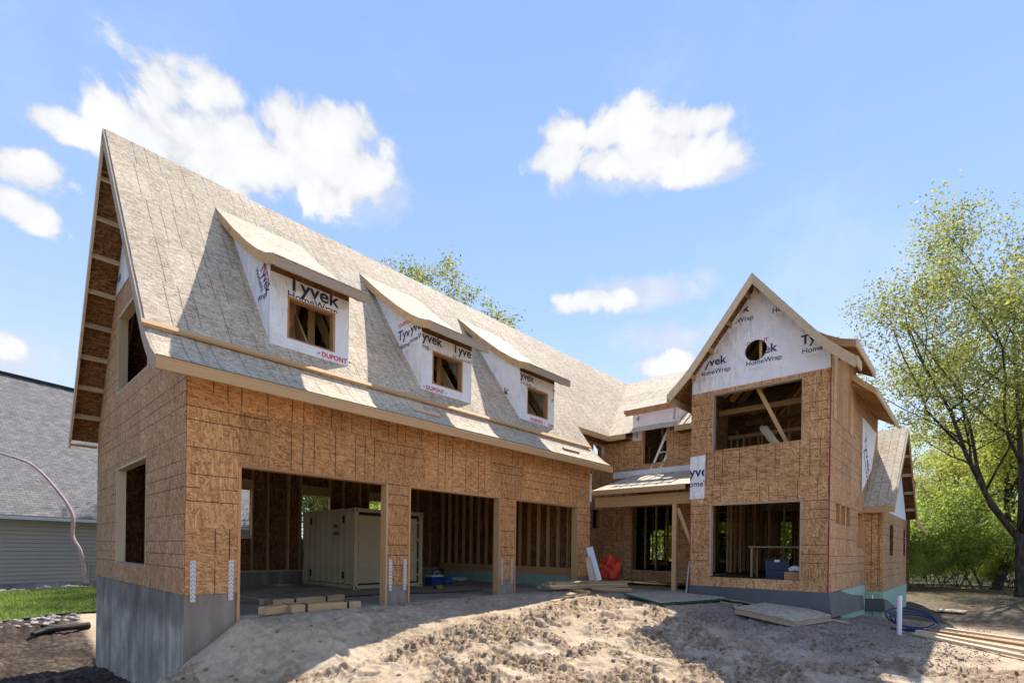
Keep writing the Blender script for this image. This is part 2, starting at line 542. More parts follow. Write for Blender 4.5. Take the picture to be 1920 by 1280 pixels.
DARKF = plain('dark_floor', (.10, .08, .06), .9)
# ---------------------------------------------------------------- the unfinished house
def lettering(parent, F, s, a0, b0, size, mat, rot=0.0, clips=(), n=.018, bold=.02, name='lettering', stretch=1.0):
    cu = bpy.data.curves.new('lettering', 'FONT')
    cu.body = s
    cu.size = size
    cu.offset = bold * size
    cu.resolution_u = 3
    ob = bpy.data.objects.new('lettering_tmp', cu)
    COL.objects.link(ob)
    dg = bpy.context.evaluated_depsgraph_get()
    me = bpy.data.meshes.new_from_object(ob.evaluated_get(dg))
    bpy.data.objects.remove(ob)
    bpy.data.curves.remove(cu)
    bm = bmesh.new(); bm.from_mesh(me)
    c, s_ = math.cos(rot), math.sin(rot)
    for v in bm.verts:
        x, y = v.co.x * stretch, v.co.y
        v.co = (a0 + x * c - y * s_, b0 + x * s_ + y * c, 0)
    for (nx, ny, d) in clips:
        bmesh.ops.bisect_plane(bm, geom=bm.verts[:] + bm.edges[:] + bm.faces[:], plane_co=(nx * d, ny * d, 0) if nx * nx + ny * ny == 1 else
                               (nx * d / (nx * nx + ny * ny), ny * d / (nx * nx + ny * ny), 0), plane_no=(nx, ny, 0), clear_outer=True)
    for v in bm.verts:
        v.co = F.P(v.co.x, v.co.y, n)
    bm.to_mesh(me); bm.free()
    if not len(me.polygons):
        return None
    me.materials.clear(); me.materials.append(mat)
    return put(bpy.data.objects.new(name, me), parent)
def logo(parent, F, a, b, k=1.0, rot=0.0, clips=(), red=True, small=True, n=.018):
    """the printed mark of the house wrap: red word, big word, second word, fine print as bars"""
    c, s = math.cos(rot), math.sin(rot)
    def at(u, v):
        return a + (u * c - v * s) * k, b + (u * s + v * c) * k
    if red:
        lettering(parent, F, "DUPONT", *at(.02, .50), .115 * k, RED, rot, clips, n, .03)
        lettering(parent, F, "•", *at(-.04, .505), .10 * k, RED, rot, clips, n, .0)
    lettering(parent, F, "Tyvek", *at(-.02, .215), .29 * k, INK, rot, clips, n, .022)
    lettering(parent, F, "HomeWrap", *at(.0, .0), .165 * k, INK, rot, clips, n, .012)
    if small:
        for i, (u0, u1, v, m) in enumerate(((.05, .62, -.085, INK), (.08, .66, -.115, INK), (.16, .6, -.15, RED))):
            lettering(parent, F, "- — -- — - -- —", *at(u0, v), .05 * k, m, rot, clips, n, 0)
house = empty('unfinished_house', (9.0, 9.0, -1.2), 'large unfinished house in bare strand board with three open garage bays', 'house')
def part(name, *a):
    return box(name, *a, house)

# --- garage: foundation, walls
GX0, GX1, GYF, GYB, RY, RZ = 2.293, 12.976, 8.74, 15.81, 12.275, 7.85
ZB = -.74           # underside of the sheathing
DOORS = [(3.06, 5.765), (6.355, 9.0), (9.62, 12.275)]
DTOP = 1.23
fd = mk('foundation_wall', [(GX0, GYF, -3.4), (GX0, GYB, -3.4), (GX0 + .25, GYB, -3.4), (GX0 + .25, GYF + .25, -3.4),
                            (GX0, GYF, ZB), (GX0, GYB, ZB), (GX0 + .25, GYB, ZB), (GX0 + .25, GYF + .25, ZB)],
        [(0, 4, 5, 1), (1, 5, 6, 2), (2, 6, 7, 3), (3, 7, 4, 0), (4, 7, 6, 5)], CONC, house)
for i, (a, b) in enumerate(((GX0 + .003, DOORS[0][0] - .05), (DOORS[0][1] + .05, DOORS[1][0] - .05), (DOORS[1][1] + .05, DOORS[2][0] - .05), (DOORS[2][1] + .05, GX1))):
    box('concrete_pier', a, b, GYF + .002, GYF + .22, -2.2 if i else -3.3, ZB - .003, CONC2, fd)
box('concrete_wall', GX0 + .26, GX1, GYB - .2, GYB, -3.0, ZB, CONC, fd)
FF = Frame((0, GYF, 0), (1, 0, 0), (0, 0, 1))
fw = part('garage_front_wall', GX0 + .02, GX1 - .02, GYF + .02, GYF + .15, 1.32, 1.62, WOOD)
holes = [(a - .04, b + .04, -3, DTOP + .04) for a, b in DOORS]
H = dict(holes=holes)
panel(FF, GX0, 3.506, ZB, .27, OSB_F, fw, axis=0, **H)
panel(FF, GX0, 3.506, .27, 2.16, OSB_F, fw, axis=1, **H)
for a0, a1, ax in ((3.506, 5.516, 0), (6.72, 8.69, 0), (9.9, 11.9, 1)):
    panel(FF, a0, a1, DTOP, 2.16, OSB_F, fw, axis=ax, **H)
for a0, a1 in ((5.516, 6.72), (8.69, 9.9), (11.9, GX1)):
    panel(FF, a0, a1, ZB, 1.50, OSB_F, fw, axis=1, **H)
    panel(FF, a0, a1, 1.50, 2.16, OSB_F, fw, axis=1, **H)
panels(FF, GX0, GX1, 2.16, 2.98, OSB_F, fw, 2.44, .9, axis=0, start=.5)
for (a, b) in DOORS:
    for x0, x1 in ((a - .04, a), (b, b + .04)):
        box('door_jamb', x0, x1, GYF - .03, GYF + .165, -1.22, DTOP + .04, WOODO if x0 < a else WOOD, fw)
    box('door_head', a - .04, b + .04, GYF - .031, GYF + .166, DTOP + .041, DTOP + .081, WOODO, fw)
# galvanised hold-down straps, each with nail holes punched as small dark discs
def strap(x, w=.072, z0=-.85, z1=-.22):
    V, Fc = [], []
    o = box('hold_down_strap', x - w / 2, x + w / 2, GYF - .021, GYF - .016, z0, z1, GALV, fw)
    for i in range(9):
        for k in (-1, 0, 1):
            cx_, cz = x + k * .022, z0 + .05 + i * (z1 - z0 - .1) / 8 + (.02 if k == 0 else 0)
            b0 = len(V)
            for q in range(6):
                V.append((cx_ + .007 * math.cos(q * 1.047), GYF - .0225, cz + .009 * math.sin(q * 1.047)))
            Fc.append(tuple(range(b0, b0 + 6)))
    tag(mk('nail_holes', V, Fc, BLACKP, fw), kind='stuff')
for x in (2.40, 2.93, 5.89, 6.24, 9.13, 9.50):
    strap(x)

# --- left gable wall
GF = Frame((GX0, 0, 0), (0, -1, 0), (0, 0, 1))
gw = part('gable_wall', GX0 + .02, GX0 + .15, GYF + .1, GYB - .1, 2.55, 2.75, WOOD)
out = [(1.39, 1.0, -9.33), (-1.41, 1.0, 25.04)]
win = [(-13.6, -11.04, -.40, 1.62), (-13.6, -11.04, 3.20, 4.86)]
vrow(GF, -GYB, -GYF, ZB, 1.70, OSB_G, gw, win, out)
vrow(GF, -GYB, -GYF, 1.70, 4.14, OSB_G, gw, win, out, start=.61)
vrow(GF, -GYB, -GYF, 4.14, 8.0, OSB_G, gw, win, out, pb=3.0)
sheet('osb_panel', GF, [(-9.6, 2.6), (-GYF, 2.6), (-GYF, 2.93), (-9.1, 3.2), (-9.3, 3.36)], OSB_G, gw)
for (a0, a1, b0, b1) in win:
    for q in ((a0, a0 + .04, b0, b1), (a1 - .04, a1, b0, b1)):
        box('window_jamb', GX0 - .014, GX0 + .15, -q[1], -q[0], q[2], q[3], WOODP, gw)
    for z0 in (b0, b1 - .04):
        box('window_sill' if z0 == b0 else 'window_head', GX0 - .0145, GX0 + .151, -a1 + .041, -a0 - .041, z0, z0 + .04, WOODP if z0 > b0 else WOODG, gw)
gwr = sheet('house_wrap', GF, clip(clip([(-15.5, 5.38), (-9, 5.38), (-9, 8), (-15.5, 8)], *out[0]), *out[1]), WRAP, gw, t=.003, base=.018)
clips = [(-1.41, 1.0, 25.0), (1.39, 1.0, -9.36), (0, -1, -5.40)]
lettering(gw, GF, "Tyvek", -14.55, 5.92, .42, INK, 0, clips, .024, .02)
lettering(gw, GF, "HomeWrap", -14.60, 5.60, .25, INK, 0, clips, .024, .012)
# --- back and right walls of the garage, with their studs
BF = Frame((0, GYB, 0), (-1, 0, 0), (0, 0, 1))
bw = part('garage_back_wall', GX0 + .3, GX1, GYB - .15, GYB - .02, ZB, ZB + .04, WOOD)
BWIN = [(4.88, 5.79), (7.30, 8.21), (9.69, 10.60)]
bh = [(-b, -a, .27, 1.65) for a, b in BWIN]
vrow(BF, -GX1, -GX0, ZB, 1.7, OSB_SHADE, bw, bh)
vrow(BF, -GX1, -GX0, 1.7, 3.0, OSB_SHADE, bw, bh)
x = GX0 + .3
while x < GX1:
    if not any(a - .06 < x < b + .06 for a, b in BWIN):
        box('stud', x, x + .038, GYB - .15, GYB - .012, ZB + .04, 2.5, WOOD, bw)
    x += .61
for a, b in BWIN:
    for q in (a - .05, b + .012):
        box('stud', q, q + .038, GYB - .151, GYB - .012, ZB + .04, 2.5, WOOD, bw)
    box('window_head', a - .05, b + .05, GYB - .16, GYB - .012, 1.65, 1.95, WOOD, bw)
    box('window_sill', a - .01, b + .01, GYB - .155, GYB + .02, .23, .27, WOODP, bw)
RF = Frame((GX1, 0, 0), (0, -1, 0), (0, 0, 1))
rw = part('garage_side_wall', GX1 - .15, GX1 - .02, GYF + .16, GYB - .16, ZB, ZB + .04, WOOD)
vrow(Frame((GX1, 0, 0), (0, 1, 0), (0, 0, 1)), GYF + .02, GYB, ZB, 3.0, OSB_SHADE, rw, pb=4)
y = GYF + .3
while y < GYB - .2:
    box('stud', GX1 - .15, GX1 - .012, y, y + .038, ZB + .04, 2.5, WOODO if random.random() < .4 else WOOD, rw)
    y += .406
rim = box('rim_board', GX1 - .20, GX1 - .152, GYF + .3, GYB - .2, ZB - .02, ZB + .22, WOODO, rw)
y = GYF + .35
while y < GYB - .5:
    box('foam_block', GX1 - .22, GX1 - .02, y, y + .40, -1.2, ZB - .022, FOAM, rw)
    y += .415
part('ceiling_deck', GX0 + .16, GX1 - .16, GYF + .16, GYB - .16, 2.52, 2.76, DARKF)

# --- main roof
PF = [(8.187, 2.56), (8.45, 2.735), (8.70, 2.95), (8.93, 3.20)]
roof = part('garage_roof', 2.3, 21.1, RY - .02, RY + .02, RZ - .30, RZ - .03, WOOD)   # ridge board
SL = 5.728
MF = Frame((0, 8.93, 3.20), (1, 0, 0), (0, 3.345, 4.65))
XE = 13.29
CEN = [4.40, 7.676, 10.95]
dh = [(c - .70, c + .70, .52, 3.35) for c in CEN] + [(XE, 99, -1, .935)]
panels(MF, 1.81, 21.3, 0, SL - .004, OSB_R, roof, 2.44, 1.22, dh, [(4.793, -6.06, 66.9)], 0, .5, start=.7)
x = 1.81
while x < XE - .01:
    e = min(x + 2.44, XE)
    swept('osb_panel', [(x + .002, a, b) for a, b in PF], (e - x - .004, 0, 0), (0, .004, -.014), OSB_R, roof)
    x = e
BKF = Frame((0, 15.5, 3.30), (-1, 0, 0), (0, -3.225, 4.55))
panels(BKF, -21.2, -1.81, 0, 5.575, OSB_SHADE, roof, 2.44, 1.22, start=.3)
panels(Frame((0, 16.12, 2.50), (-1, 0, 0), (0, -.62, .80)), -21.2, -1.81, 0, 1.01, OSB_SHADE, roof, 2.44, 1.22)
box('fascia', 1.77, XE + .02, 8.147, 8.185, 2.375, 2.555, WOOD, roof)
# green drip edge line over the fascia
box('drip_edge', 1.77, XE + .02, 8.140, 8.19, 2.556, 2.563, plain('green_flashing', (.03, .10, .08), .5), roof)
# rake boards
pf = [(1.77, a, b) for a, b in PF] + [(1.77, RY, RZ)]
swept('barge_board', pf, (.038, 0, 0), (0, .035, -.22), WOODG, roof)
swept('barge_board', [(1.77, 16.12, 2.5), (1.77, 15.5, 3.3), (1.77, RY + .002, RZ)], (.038, 0, 0), (0, -.035, -.20), WOODP, roof)
swept('barge_board', [(XE - .02, a, b) for a, b in PF] + [(XE - .02, 9.476, 3.959)], (.038, 0, 0), (0, .03, -.16), WOOD, roof)
for k in range(1, 9):
    f = k / 8.6
    for sy, e in ((-1, 12.275 - 8.6), (1, 15.9 - 12.275)):
        Y = RY + sy * e * f
        Z = RZ - 1.40 * e * f - .02
        beam('lookout', (1.81, Y, Z - .10), (GX0, Y, Z - .10), .04, .12, WOODP, roof, (0, sy * 1.0, 1.39) if sy < 0 else (0, 1, 1.4))
box('eave_end', 1.81, GX0, 15.95, 16.12, 2.36, 2.40, WOOD, roof)
# rafters under the deck
x = 2.6
while x < 13:
    beam('rafter', (x, 8.75, 2.78), (x, RY, RZ - .18), .04, .22, WOOD, roof)
    beam('rafter', (x, 15.75, 2.78), (x, RY, RZ - .18), .04, .22, WOOD, roof)
    if int(x * 10) % 2:
        beam('collar_tie', (x + .04, 10.2, 5.0), (x + .04, 14.3, 5.0), .04, .14, WOOD, roof)
    x += .61
# toe board and loose cleats on the flare
beam('toe_board', (1.74, 8.86, 3.20), (XE - .15, 8.86, 3.20), .10, .045, WOOD, roof, (0, -1.2, 1.0))
for X0, X1, Y in ((6.3, 6.95, 8.55), (11.35, 12.1, 8.55)):
    beam('cleat', (X0, Y, 2.86), (X1, Y, 2.86), .09, .04, WOODP, roof, (0, -.8, 1))

# --- three shed dormers on the front slope
DP = [(11.66, 6.98), (10.6, 6.10), (9.85, 5.53), (9.4, 5.23), (9.05, 5.03), (8.707, 4.89)]
def dormer(c, marks):
    d = swept('dormer', [(c - .903, a, b) for a, b in DP], (1.806, 0, 0), (0, .0, -.02), OSB_D, house)
    for X0 in (c - .903, c + .865):
        swept('barge_board', [(X0, a, b - .021) for a, b in DP], (.038, 0, 0), (0, 0, -.165), WOOD, d)
    box('fascia', c - .864, c + .864, 8.708, 8.746, 4.70, 4.868, WOODG, d)
    swept('soffit', [(c - .86, a, b - .024) for a, b in DP[3:]], (1.72, 0, 0), (0, 0, -.006), OSB_SHADE, d)
    for xx in (c - .5, c - .05, c + .4):
        beam('rafter', (xx, 8.75, 4.79), (xx, 9.3, 5.03), .04, .10, WOODO, d)
    # wrapped cheeks
    chk = [(9.18, 3.50), (9.18, 4.95), (9.4, 5.18), (9.85, 5.48), (10.6, 6.05), (11.45, 6.76)]
    LF = Frame((c - .74, 0, 0), (0, -1, 0), (0, 0, 1))
    RFm = Frame((c + .74, 0, 0), (0, 1, 0), (0, 0, 1))
    sheet('house_wrap', LF, [(-a, b) for a, b in chk], WRAP, d, t=.012)
    sheet('house_wrap', RFm, chk, WRAP, d, t=.012)
    DF = Frame((0, 9.18, 0), (1, 0, 0), (0, 0, 1))
    wx0, wx1, wz0, wz1 = c - .45, c + .47, 3.74, 4.50
    for q in cut([[(c - .752, 3.48), (c + .752, 3.48), (c + .752, 4.82), (c - .752, 4.82)]], (wx0, wx1, wz0, wz1)):
        sheet('house_wrap', DF, q, WRAP, d, t=.012)
    sheet('osb_panel', DF, [(c - .75, 4.82), (c + .75, 4.82), (c + .75, 4.98), (c - .75, 4.98)], OSB_SHADE, d, t=.011)
    for q in ((wx0 - .001, wx0 + .038, wz0, wz1), (wx1 - .038, wx1 + .001, wz0, wz1), (wx0 + .04, wx1 - .04, wz1 - .038, wz1), (wx0 + .04, wx1 - .04, wz0, wz0 + .03)):
        box('window_jamb', q[0], q[1], 9.172, 9.31, q[2], q[3], WOODO, d)
    for xx in (c - .1, c + .28):
        box('stud', xx, xx + .14, 9.9, 9.94, 2.77, 5.2, WOOD, d)
    beam('rafter', (c - .4, 9.5, 3.2), (c + .3, 10.3, 5.1), .04, .14, WOOD, d)
    marks(d, LF, DF, c)
    return d
def marks1(d, LF, DF, c):
    cl = [(0, 1, 4.62), (0, -1, -4.505)]
    lettering(d, DF, "Tyvek", c - .46, 4.62, .36, INK, 0, [(0, 1, 4.815)], .016, .02, stretch=1.12)
    lettering(d, DF, "HomeWrap", c - .46, 4.46, .20, INK, 0, [(0, -1, -4.505), (1, 0, c + .74)], .016, .012)
    lettering(d, DF, "• DUPONT •", c + .12, 3.60, .125, RED, 0, [], .016, .03)
    # on the cheek, hung at a slant
    cl = [(1, 0, -9.2), (-1.0, -.72, 3.95)]
    lettering(d, LF, "Tyvek", -9.62, 5.02, .27, INK, -1.1, [(1, 0, -9.19)], .016, .02)
    lettering(d, LF, "DUPONT", -9.45, 4.98, .12, RED, -1.1, [(1, 0, -9.19)], .016, .02)
    lettering(d, LF, "HomeW", -9.82, 5.05, .16, INK, -1.1, [(1, 0, -9.19)], .016, .01)
    lettering(d, LF, "Wrap.", -9.72, 4.42, .16, INK, 0, [(1, 0, -9.19)], .016, .01)
def marks2(d, LF, DF, c):
    logo(d, LF, -10.05, 4.62, 1.05, 0.0, [(1, 0, -9.6)], n=.016)
    logo(d, LF, -9.72, 4.66, 1.0, .06, [(-1, 0, 9.6), (1, 0, -9.185)], red=False, n=.017)
    lettering(d, DF, "yvek", c - .74, 4.64, .30, INK, 0, [(0, 1, 4.815)], .016, .02)
    lettering(d, DF, "rap.", c - .74, 4.47, .15, INK, 0, [(1, 0, c - .45)], .016, .012)
    lettering(d, DF, "Tyve", c + .14, 4.64, .30, INK, 0, [(0, 1, 4.815), (1, 0, c + .745)], .016, .02)
    lettering(d, DF, "HomeWr", c + .14, 4.45, .17, INK, 0, [(1, 0, c + .745), (0, -1, -4.505)], .016, .012)
    lettering(d, DF, "— -- —", c + .50, 4.28, .05, RED, 0, [], .016, 0)
    lettering(d, DF, "• DUPONT •", c - .70, 3.58, .125, RED, 0, [], .016, .03)
def marks3(d, LF, DF, c):
    logo(d, LF, -10.3, 5.05, 1.0, .75, [(1, 0, -9.7), (-1.0, 1.39, 17.0)], small=False, n=.016)
    lettering(d, LF, "k", -9.75, 4.28, .3, INK, 0, [], .016, .02)
    lettering(d, DF, "yvek", c - .74, 4.64, .30, INK, 0, [(0, 1, 4.815)], .016, .02)
    lettering(d, DF, "omeWrap", c - .74, 4.46, .16, INK, 0, [(0, -1, -4.505)], .016, .012)
    lettering(d, DF, "T", c + .64, 4.50, .24, RED, 0, [], .016, .02)
    lettering(d, DF, "H", c + .62, 4.30, .16, INK, 0, [], .016, .01)
    lettering(d, DF, "• DUPONT •", c - .35, 3.58, .125, RED, 0, [], .016, .03)
    lettering(d, DF, "DUPONT", c + .48, 3.57, .115, RED, 0, [(1, 0, c + .745)], .016, .03)
for c, mfun in zip(CEN, (marks1, marks2, marks3)):
    dormer(c, mfun)

# --- connecting wing behind the porch
WX, WE, WZ = 15.55, 15.14, 3.959
wroof = part('wing_roof', 21.18, 21.22, 4.2, 12.2, RZ - .3, RZ - .04, WOOD)
WF = Frame((WE, 0, WZ), (0, -1, 0), (6.06, 0, 3.891))
panels(WF, -12.3, -4.1, 0, 7.198, OSB_R, wroof, 2.44, 1.22, [(-8.75, -7.12, .55, 2.3)], [(-7.2, -2.799, 68.2)], start=.9)
panels(Frame((27.2, 0, WZ), (0, 1, 0), (-6.0, 0, 3.891)), 4.1, 16.0, 0, 7.15, OSB_SHADE, wroof, 2.44, 1.22)
box('fascia', XE + .03, WE + .02, 9.44, 9.474, WZ - .17, WZ - .004, WOOD, wroof)
box('fascia', WE - .036, WE - .002, 8.80, 9.438, WZ - .172, WZ - .006, WOOD, wroof)
box('fascia', WE - .036, WE - .002, 5.65, 7.08, WZ - .172, WZ - .006, WOOD, wroof)
box('soffit', XE, WE, 9.478, 9.9, WZ - .17, WZ - .155, OSB_SHADE, wroof)
box('soffit', WE, WX, 8.8, 9.9, WZ - .168, WZ - .153, OSB_SHADE, wroof)
box('soffit', WE, WX, 5.7, 7.05, WZ - .168, WZ - .153, OSB_SHADE, wroof)
NF = Frame((0, 9.9, 0), (1, 0, 0), (0, 0, 1))
nw = part('porch_side_wall', GX1, WX, 9.92, 10.05, 2.2, 2.4, WOOD)
nh = [(14.85, 15.32, 3.12, 3.70), (14.86, 15.30, .80, 1.46)]
panels(NF, GX1, WX + .02, -.85, 3.95, OSB_T, nw, 2.44, 1.22, nh, axis=1)
for a0, a1, b0, b1 in nh:
    box('window_jamb', a0 - .03, a0 + .005, 9.885, 10.02, b0, b1, WOODO, nw)
    box('window_jamb', a1 - .005, a1 + .03, 9.885, 10.02, b0, b1, WOODO, nw)
    box('window_back', a0 - .5, a1 + .22, 10.4, 10.42, b0 - .4, b1 + .7, DARKF, nw)  # dark sheet added behind the opening to shut out bright sky
sheet('house_wrap', NF, [(14.75, 3.72), (WX, 3.72), (WX, 3.2), (15.40, 3.2), (15.34, 3.70)], WRAP, nw, t=.003, base=.018)
lettering(nw, NF, "T", 15.40, 3.22, .22, INK, 0, [], .024, .02)
EF = Frame((WX, 0, 0), (0, -1, 0), (0, 0, 1))
ew = part('porch_rear_wall', WX + .02, WX + .14, 5.62, 9.88, 2.2, 2.45, WOOD)
eh = [(-8.41, -7.49, 2.95, 4.5), (-8.78, -7.21, -.60, 1.56)]
panels(EF, -9.9, -5.62, 1.6, 3.95, OSB_T, ew, 2.44, 1.22, eh, axis=0, start=.4)
panels(EF, -9.9, -6.6, -.95, 1.6, OSB_T, ew, 2.44, 1.3, eh, axis=0, start=.4)
for y0, y1, b0, b1 in ((7.49, 8.41, 2.95, 4.35), (7.21, 8.78, -.60, 1.56)):
    for yy in (y0 - .001, y1 - .037):
        box('door_jamb', WX - .014, WX + .13, yy, yy + .038, b0, b1, WOODO, ew)
    box('door_head', WX - .0145, WX + .131, y0, y1, b1 - .04, b1, WOODO, ew)
sheet('flashing', EF, [(-9.5, 2.55), (-5.55, 2.55), (-5.55, 2.76), (-9.5, 2.76)], WRAP, ew, t=.003, base=.018)
sheet('soffit_band', EF, [(-9.88, 1.58), (-5.62, 1.58), (-5.62, 1.9), (-9.88, 1.9)], WRAP, ew, t=.003, base=.018)
# unsheathed shed dormer over the opening
sd = part('shed_dormer', WX - .35, WX - .31, 7.0, 8.85, 4.56, 4.68, WOODO)
SDF = Frame((WX - .012, 0, 0), (0, -1, 0), (0, 0, 1))
for q in cut([[(-8.75, 3.75), (-7.12, 3.75), (-7.12, 4.66), (-8.75, 4.66)]], (-8.41, -7.0, 3.0, 4.22)):
    sheet('house_wrap', SDF, q, WRAP, sd, t=.004, base=.018)
sheet('house_wrap', Frame((0, 7.12, 0), (1, 0, 0), (0, 0, 1)), [(WX, 4.1), (17.4, 5.2), (17.4, 5.3), (WX, 4.66)], WRAP, sd, t=.01)
sheet('osb_panel', Frame((0, 8.72, 0), (1, 0, 0), (0, 0, 1)), [(WX, 4.1), (17.4, 5.2), (17.4, 5.3), (WX, 4.66)], OSB_T, sd, t=.01)
beam('brace', (WX, 7.5, 4.36), (WX, 8.38, 4.12), .04, .12, WOODO, sd)
for yy in (6.98, 7.35, 7.75, 8.15, 8.5, 8.84):
    beam('rafter', (WX - .45, yy, 4.66), (WX + 2.3, yy, 5.50), .04, .12, WOODO, sd)
lettering(sd, SDF, "k", -8.62, 4.46, .22, INK, -.5, [], .026, .02)
lettering(sd, SDF, "Home", -8.62, 4.18, .13, INK, -1.57, [], .026, .01)
lettering(sd, SDF, "Home", -7.30, 4.62, .14, INK, -1.57, [], .026, .01)
# porch roof on a post
PZ = 1.83
pr = swept('porch_roof', [(13.0, 5.62, PZ), (WX, 5.62, 2.60)], (0, 3.10, 0), (0, 0, -.015), OSB_R, house, axis=0)
box('fascia', 12.962, 12.998, 5.75, 8.72, PZ - .15, PZ - .004, WOOD, pr)
box('beam', 13.22, 13.36, 5.62, 8.72, PZ - .50, PZ - .20, WOOD, pr)
for yy in np.arange(5.9, 8.7, .41):
    beam('rafter', (13.0, yy, PZ - .09), (WX, yy, 2.51), .04, .13, WOOD, pr)
box('post', 13.23, 13.35, 6.10, 6.22, -1.15, PZ - .501, WOOD, pr)
beam('brace', (13.3, 6.08, 1.2), (13.3, 5.64, .1), .04, .1, WOOD, pr)
sheet('house_wrap', Frame((GX1 - .03, 0, 0), (0, -1, 0), (0, 0, 1)), [(-8.735, 1.5), (-8.66, 1.5), (-8.66, 2.35), (-8.735, 2.35)], WRAP, pr, t=.01)

# --- tower with the wrapped gable
TX, TY0, TY1, TZ = 13.0, 2.467, 5.60, -.84
TC = 4.0
HP = [(0, 6.57), (1.2, 5.03), (1.5, 4.66), (1.8, 4.36), (2.06, 4.13)]
TF = Frame((TX, 0, 0), (0, -1, 0), (0, 0, 1))
tw = part('tower_front_wall', TX + .02, TX + .15, TY0 + .1, TY1 - .1, 1.35, 1.6, WOOD)
th = [(-5.087, -3.0, -.58, 1.235), (-5.06, -3.0, 2.61, 4.04)]
vrow(TF, -TY1, -TY0, TZ, -.60, OSB_T, tw, th, pb=.3)
vrow(TF, -TY1, -5.087, -.60, 1.235, OSB_T, tw, th, pb=1.0)
vrow(TF, -3.0, -TY0, -.60, 1.235, OSB_T, tw, th, pb=1.0)
panels(TF, -TY1, -TY0, 1.235, 1.75, OSB_T, tw, 2.44, .52, th, start=1.1)
panels(TF, -TY1, -TY0, 1.75, 2.61, OSB_T, tw, 2.44, 1.0, th, start=.3)
vrow(TF, -TY1, -5.06, 2.61, 4.14, OSB_T, tw, th)
vrow(TF, -3.0, -TY0, 2.61, 4.14, OSB_T, tw, th)
panel(TF, -5.06, -3.0, 4.04, 4.14, OSB_T, tw)
for (a0, a1, b0, b1) in th:
    for q in (a0, a1 - .03):
        box('window_jamb', TX - .013, TX + .14, -q - .03, -q, b0, b1, WOODG, tw)
    box('window_head', TX - .0135, TX + .141, -a1 + .031, -a0 - .031, b1 - .03, b1, WOODG, tw)
REDT = plain('red_tape', (.22, .03, .025), .6)
box('seam_tape', TX - .017, TX + .004, TY0 - .017, TY0 + .006, TZ, 4.13, REDT, tw)
box('seam_tape', TX - .017, TX - .0135, TY1 - .014, TY1 + .002, TZ, 1.39, REDT, tw)
# the gable sheet, with its round hole
def gable_sheet(name, base, t, mat, hole_r):
    bm = bmesh.new()
    o = [(-TY1, 4.13), (-TY0, 4.13), (-TY0, 4.62), (-(TC - 1.2), 4.98), (-TC, 6.5), (-(TC + 1.2), 4.98), (-TY1, 4.62)]
    ov = [bm.verts.new(TF.P(a, b, base)) for a, b in o]
    oe = [bm.edges.new((ov[i], ov[(i + 1) % len(ov)])) for i in range(len(ov))]
    cv = [bm.verts.new(TF.P(-4.03 + hole_r * math.cos(k * math.pi / 14), 4.90 + hole_r * math.sin(k * math.pi / 14), base)) for k in range(28)]
    ce = [bm.edges.new((cv[i], cv[(i + 1) % 28])) for i in range(28)]
    bmesh.ops.triangle_fill(bm, use_beauty=True, edges=oe + ce)
    r = bmesh.ops.extrude_face_region(bm, geom=bm.faces[:])
    bmesh.ops.translate(bm, vec=TF.n * t, verts=[v for v in r['geom'] if isinstance(v, bmesh.types.BMVert)])
    bmesh.ops.recalc_face_normals(bm, faces=bm.faces[:])
    me = bpy.data.meshes.new(name); bm.to_mesh(me); bm.free()
    ul = me.uv_layers.new(name='UVMap')
    for l in me.loops:
        co = me.vertices[l.vertex_index].co
        ul.data[l.index].uv = (-co.y, co.z)
    me.materials.append(mat)
    return put(bpy.data.objects.new(name, me), house)
gsh = gable_sheet('gable_sheathing', 0, .012, OSB_SHADE, .27)
gwp = gable_sheet('house_wrap', .013, .004, WRAP, .25)
box('stud', TX + .1, TX + .14, 3.93, 3.99, 4.2, 6.2, WOOD, gsh)
S1 = [(-1.28, 1.0, 11.50)]
gc = [(1.28, 1.0, 1.26), (-1.28, 1.0, 11.50), (0, -1, -4.15), (1, 0, -TY0 - .01), (-1, 0, TY1 - .01)]
hole_clip = gc
for a in (-5.43, -4.26, -3.04):
    logo(gwp, TF, a, 4.56, 1.0, 0, gc, n=.022)
for a in (-4.90, -3.68):
    logo(gwp, TF, a, 5.68, 1.0, 0, gc, n=.022)
# cut the printed words where the round hole is
for ch in list(gwp.children):
    me = ch.data
    bm = bmesh.new(); bm.from_mesh(me)
    dead = [f for f in bm.faces if (f.calc_center_median() - TF.P(-4.03, 4.90, .022)).length < .26]
    bmesh.ops.delete(bm, geom=dead, context='FACES'); bm.to_mesh(me); bm.free()
wsh = sheet('house_wrap', TF, [(-TY1 - .02, 1.40), (-5.24, 1.40), (-5.22, 2.52), (-TY1 - .02, 2.50)], WRAP, tw, t=.003, base=.018)
lettering(tw, TF, "Tyvek", -5.86, 1.98, .36, INK, 0, [(-1, 0, 5.62), (1, 0, -5.24)], .025, .02)
lettering(tw, TF, "HomeWrap", -5.80, 1.72, .21, INK, 0, [(-1, 0, 5.62), (1, 0, -5.24)], .025, .012)
lettering(tw, TF, "— -- —", -5.58, 1.58, .06, RED, 0, [(1, 0, -5.26)], .025, 0)
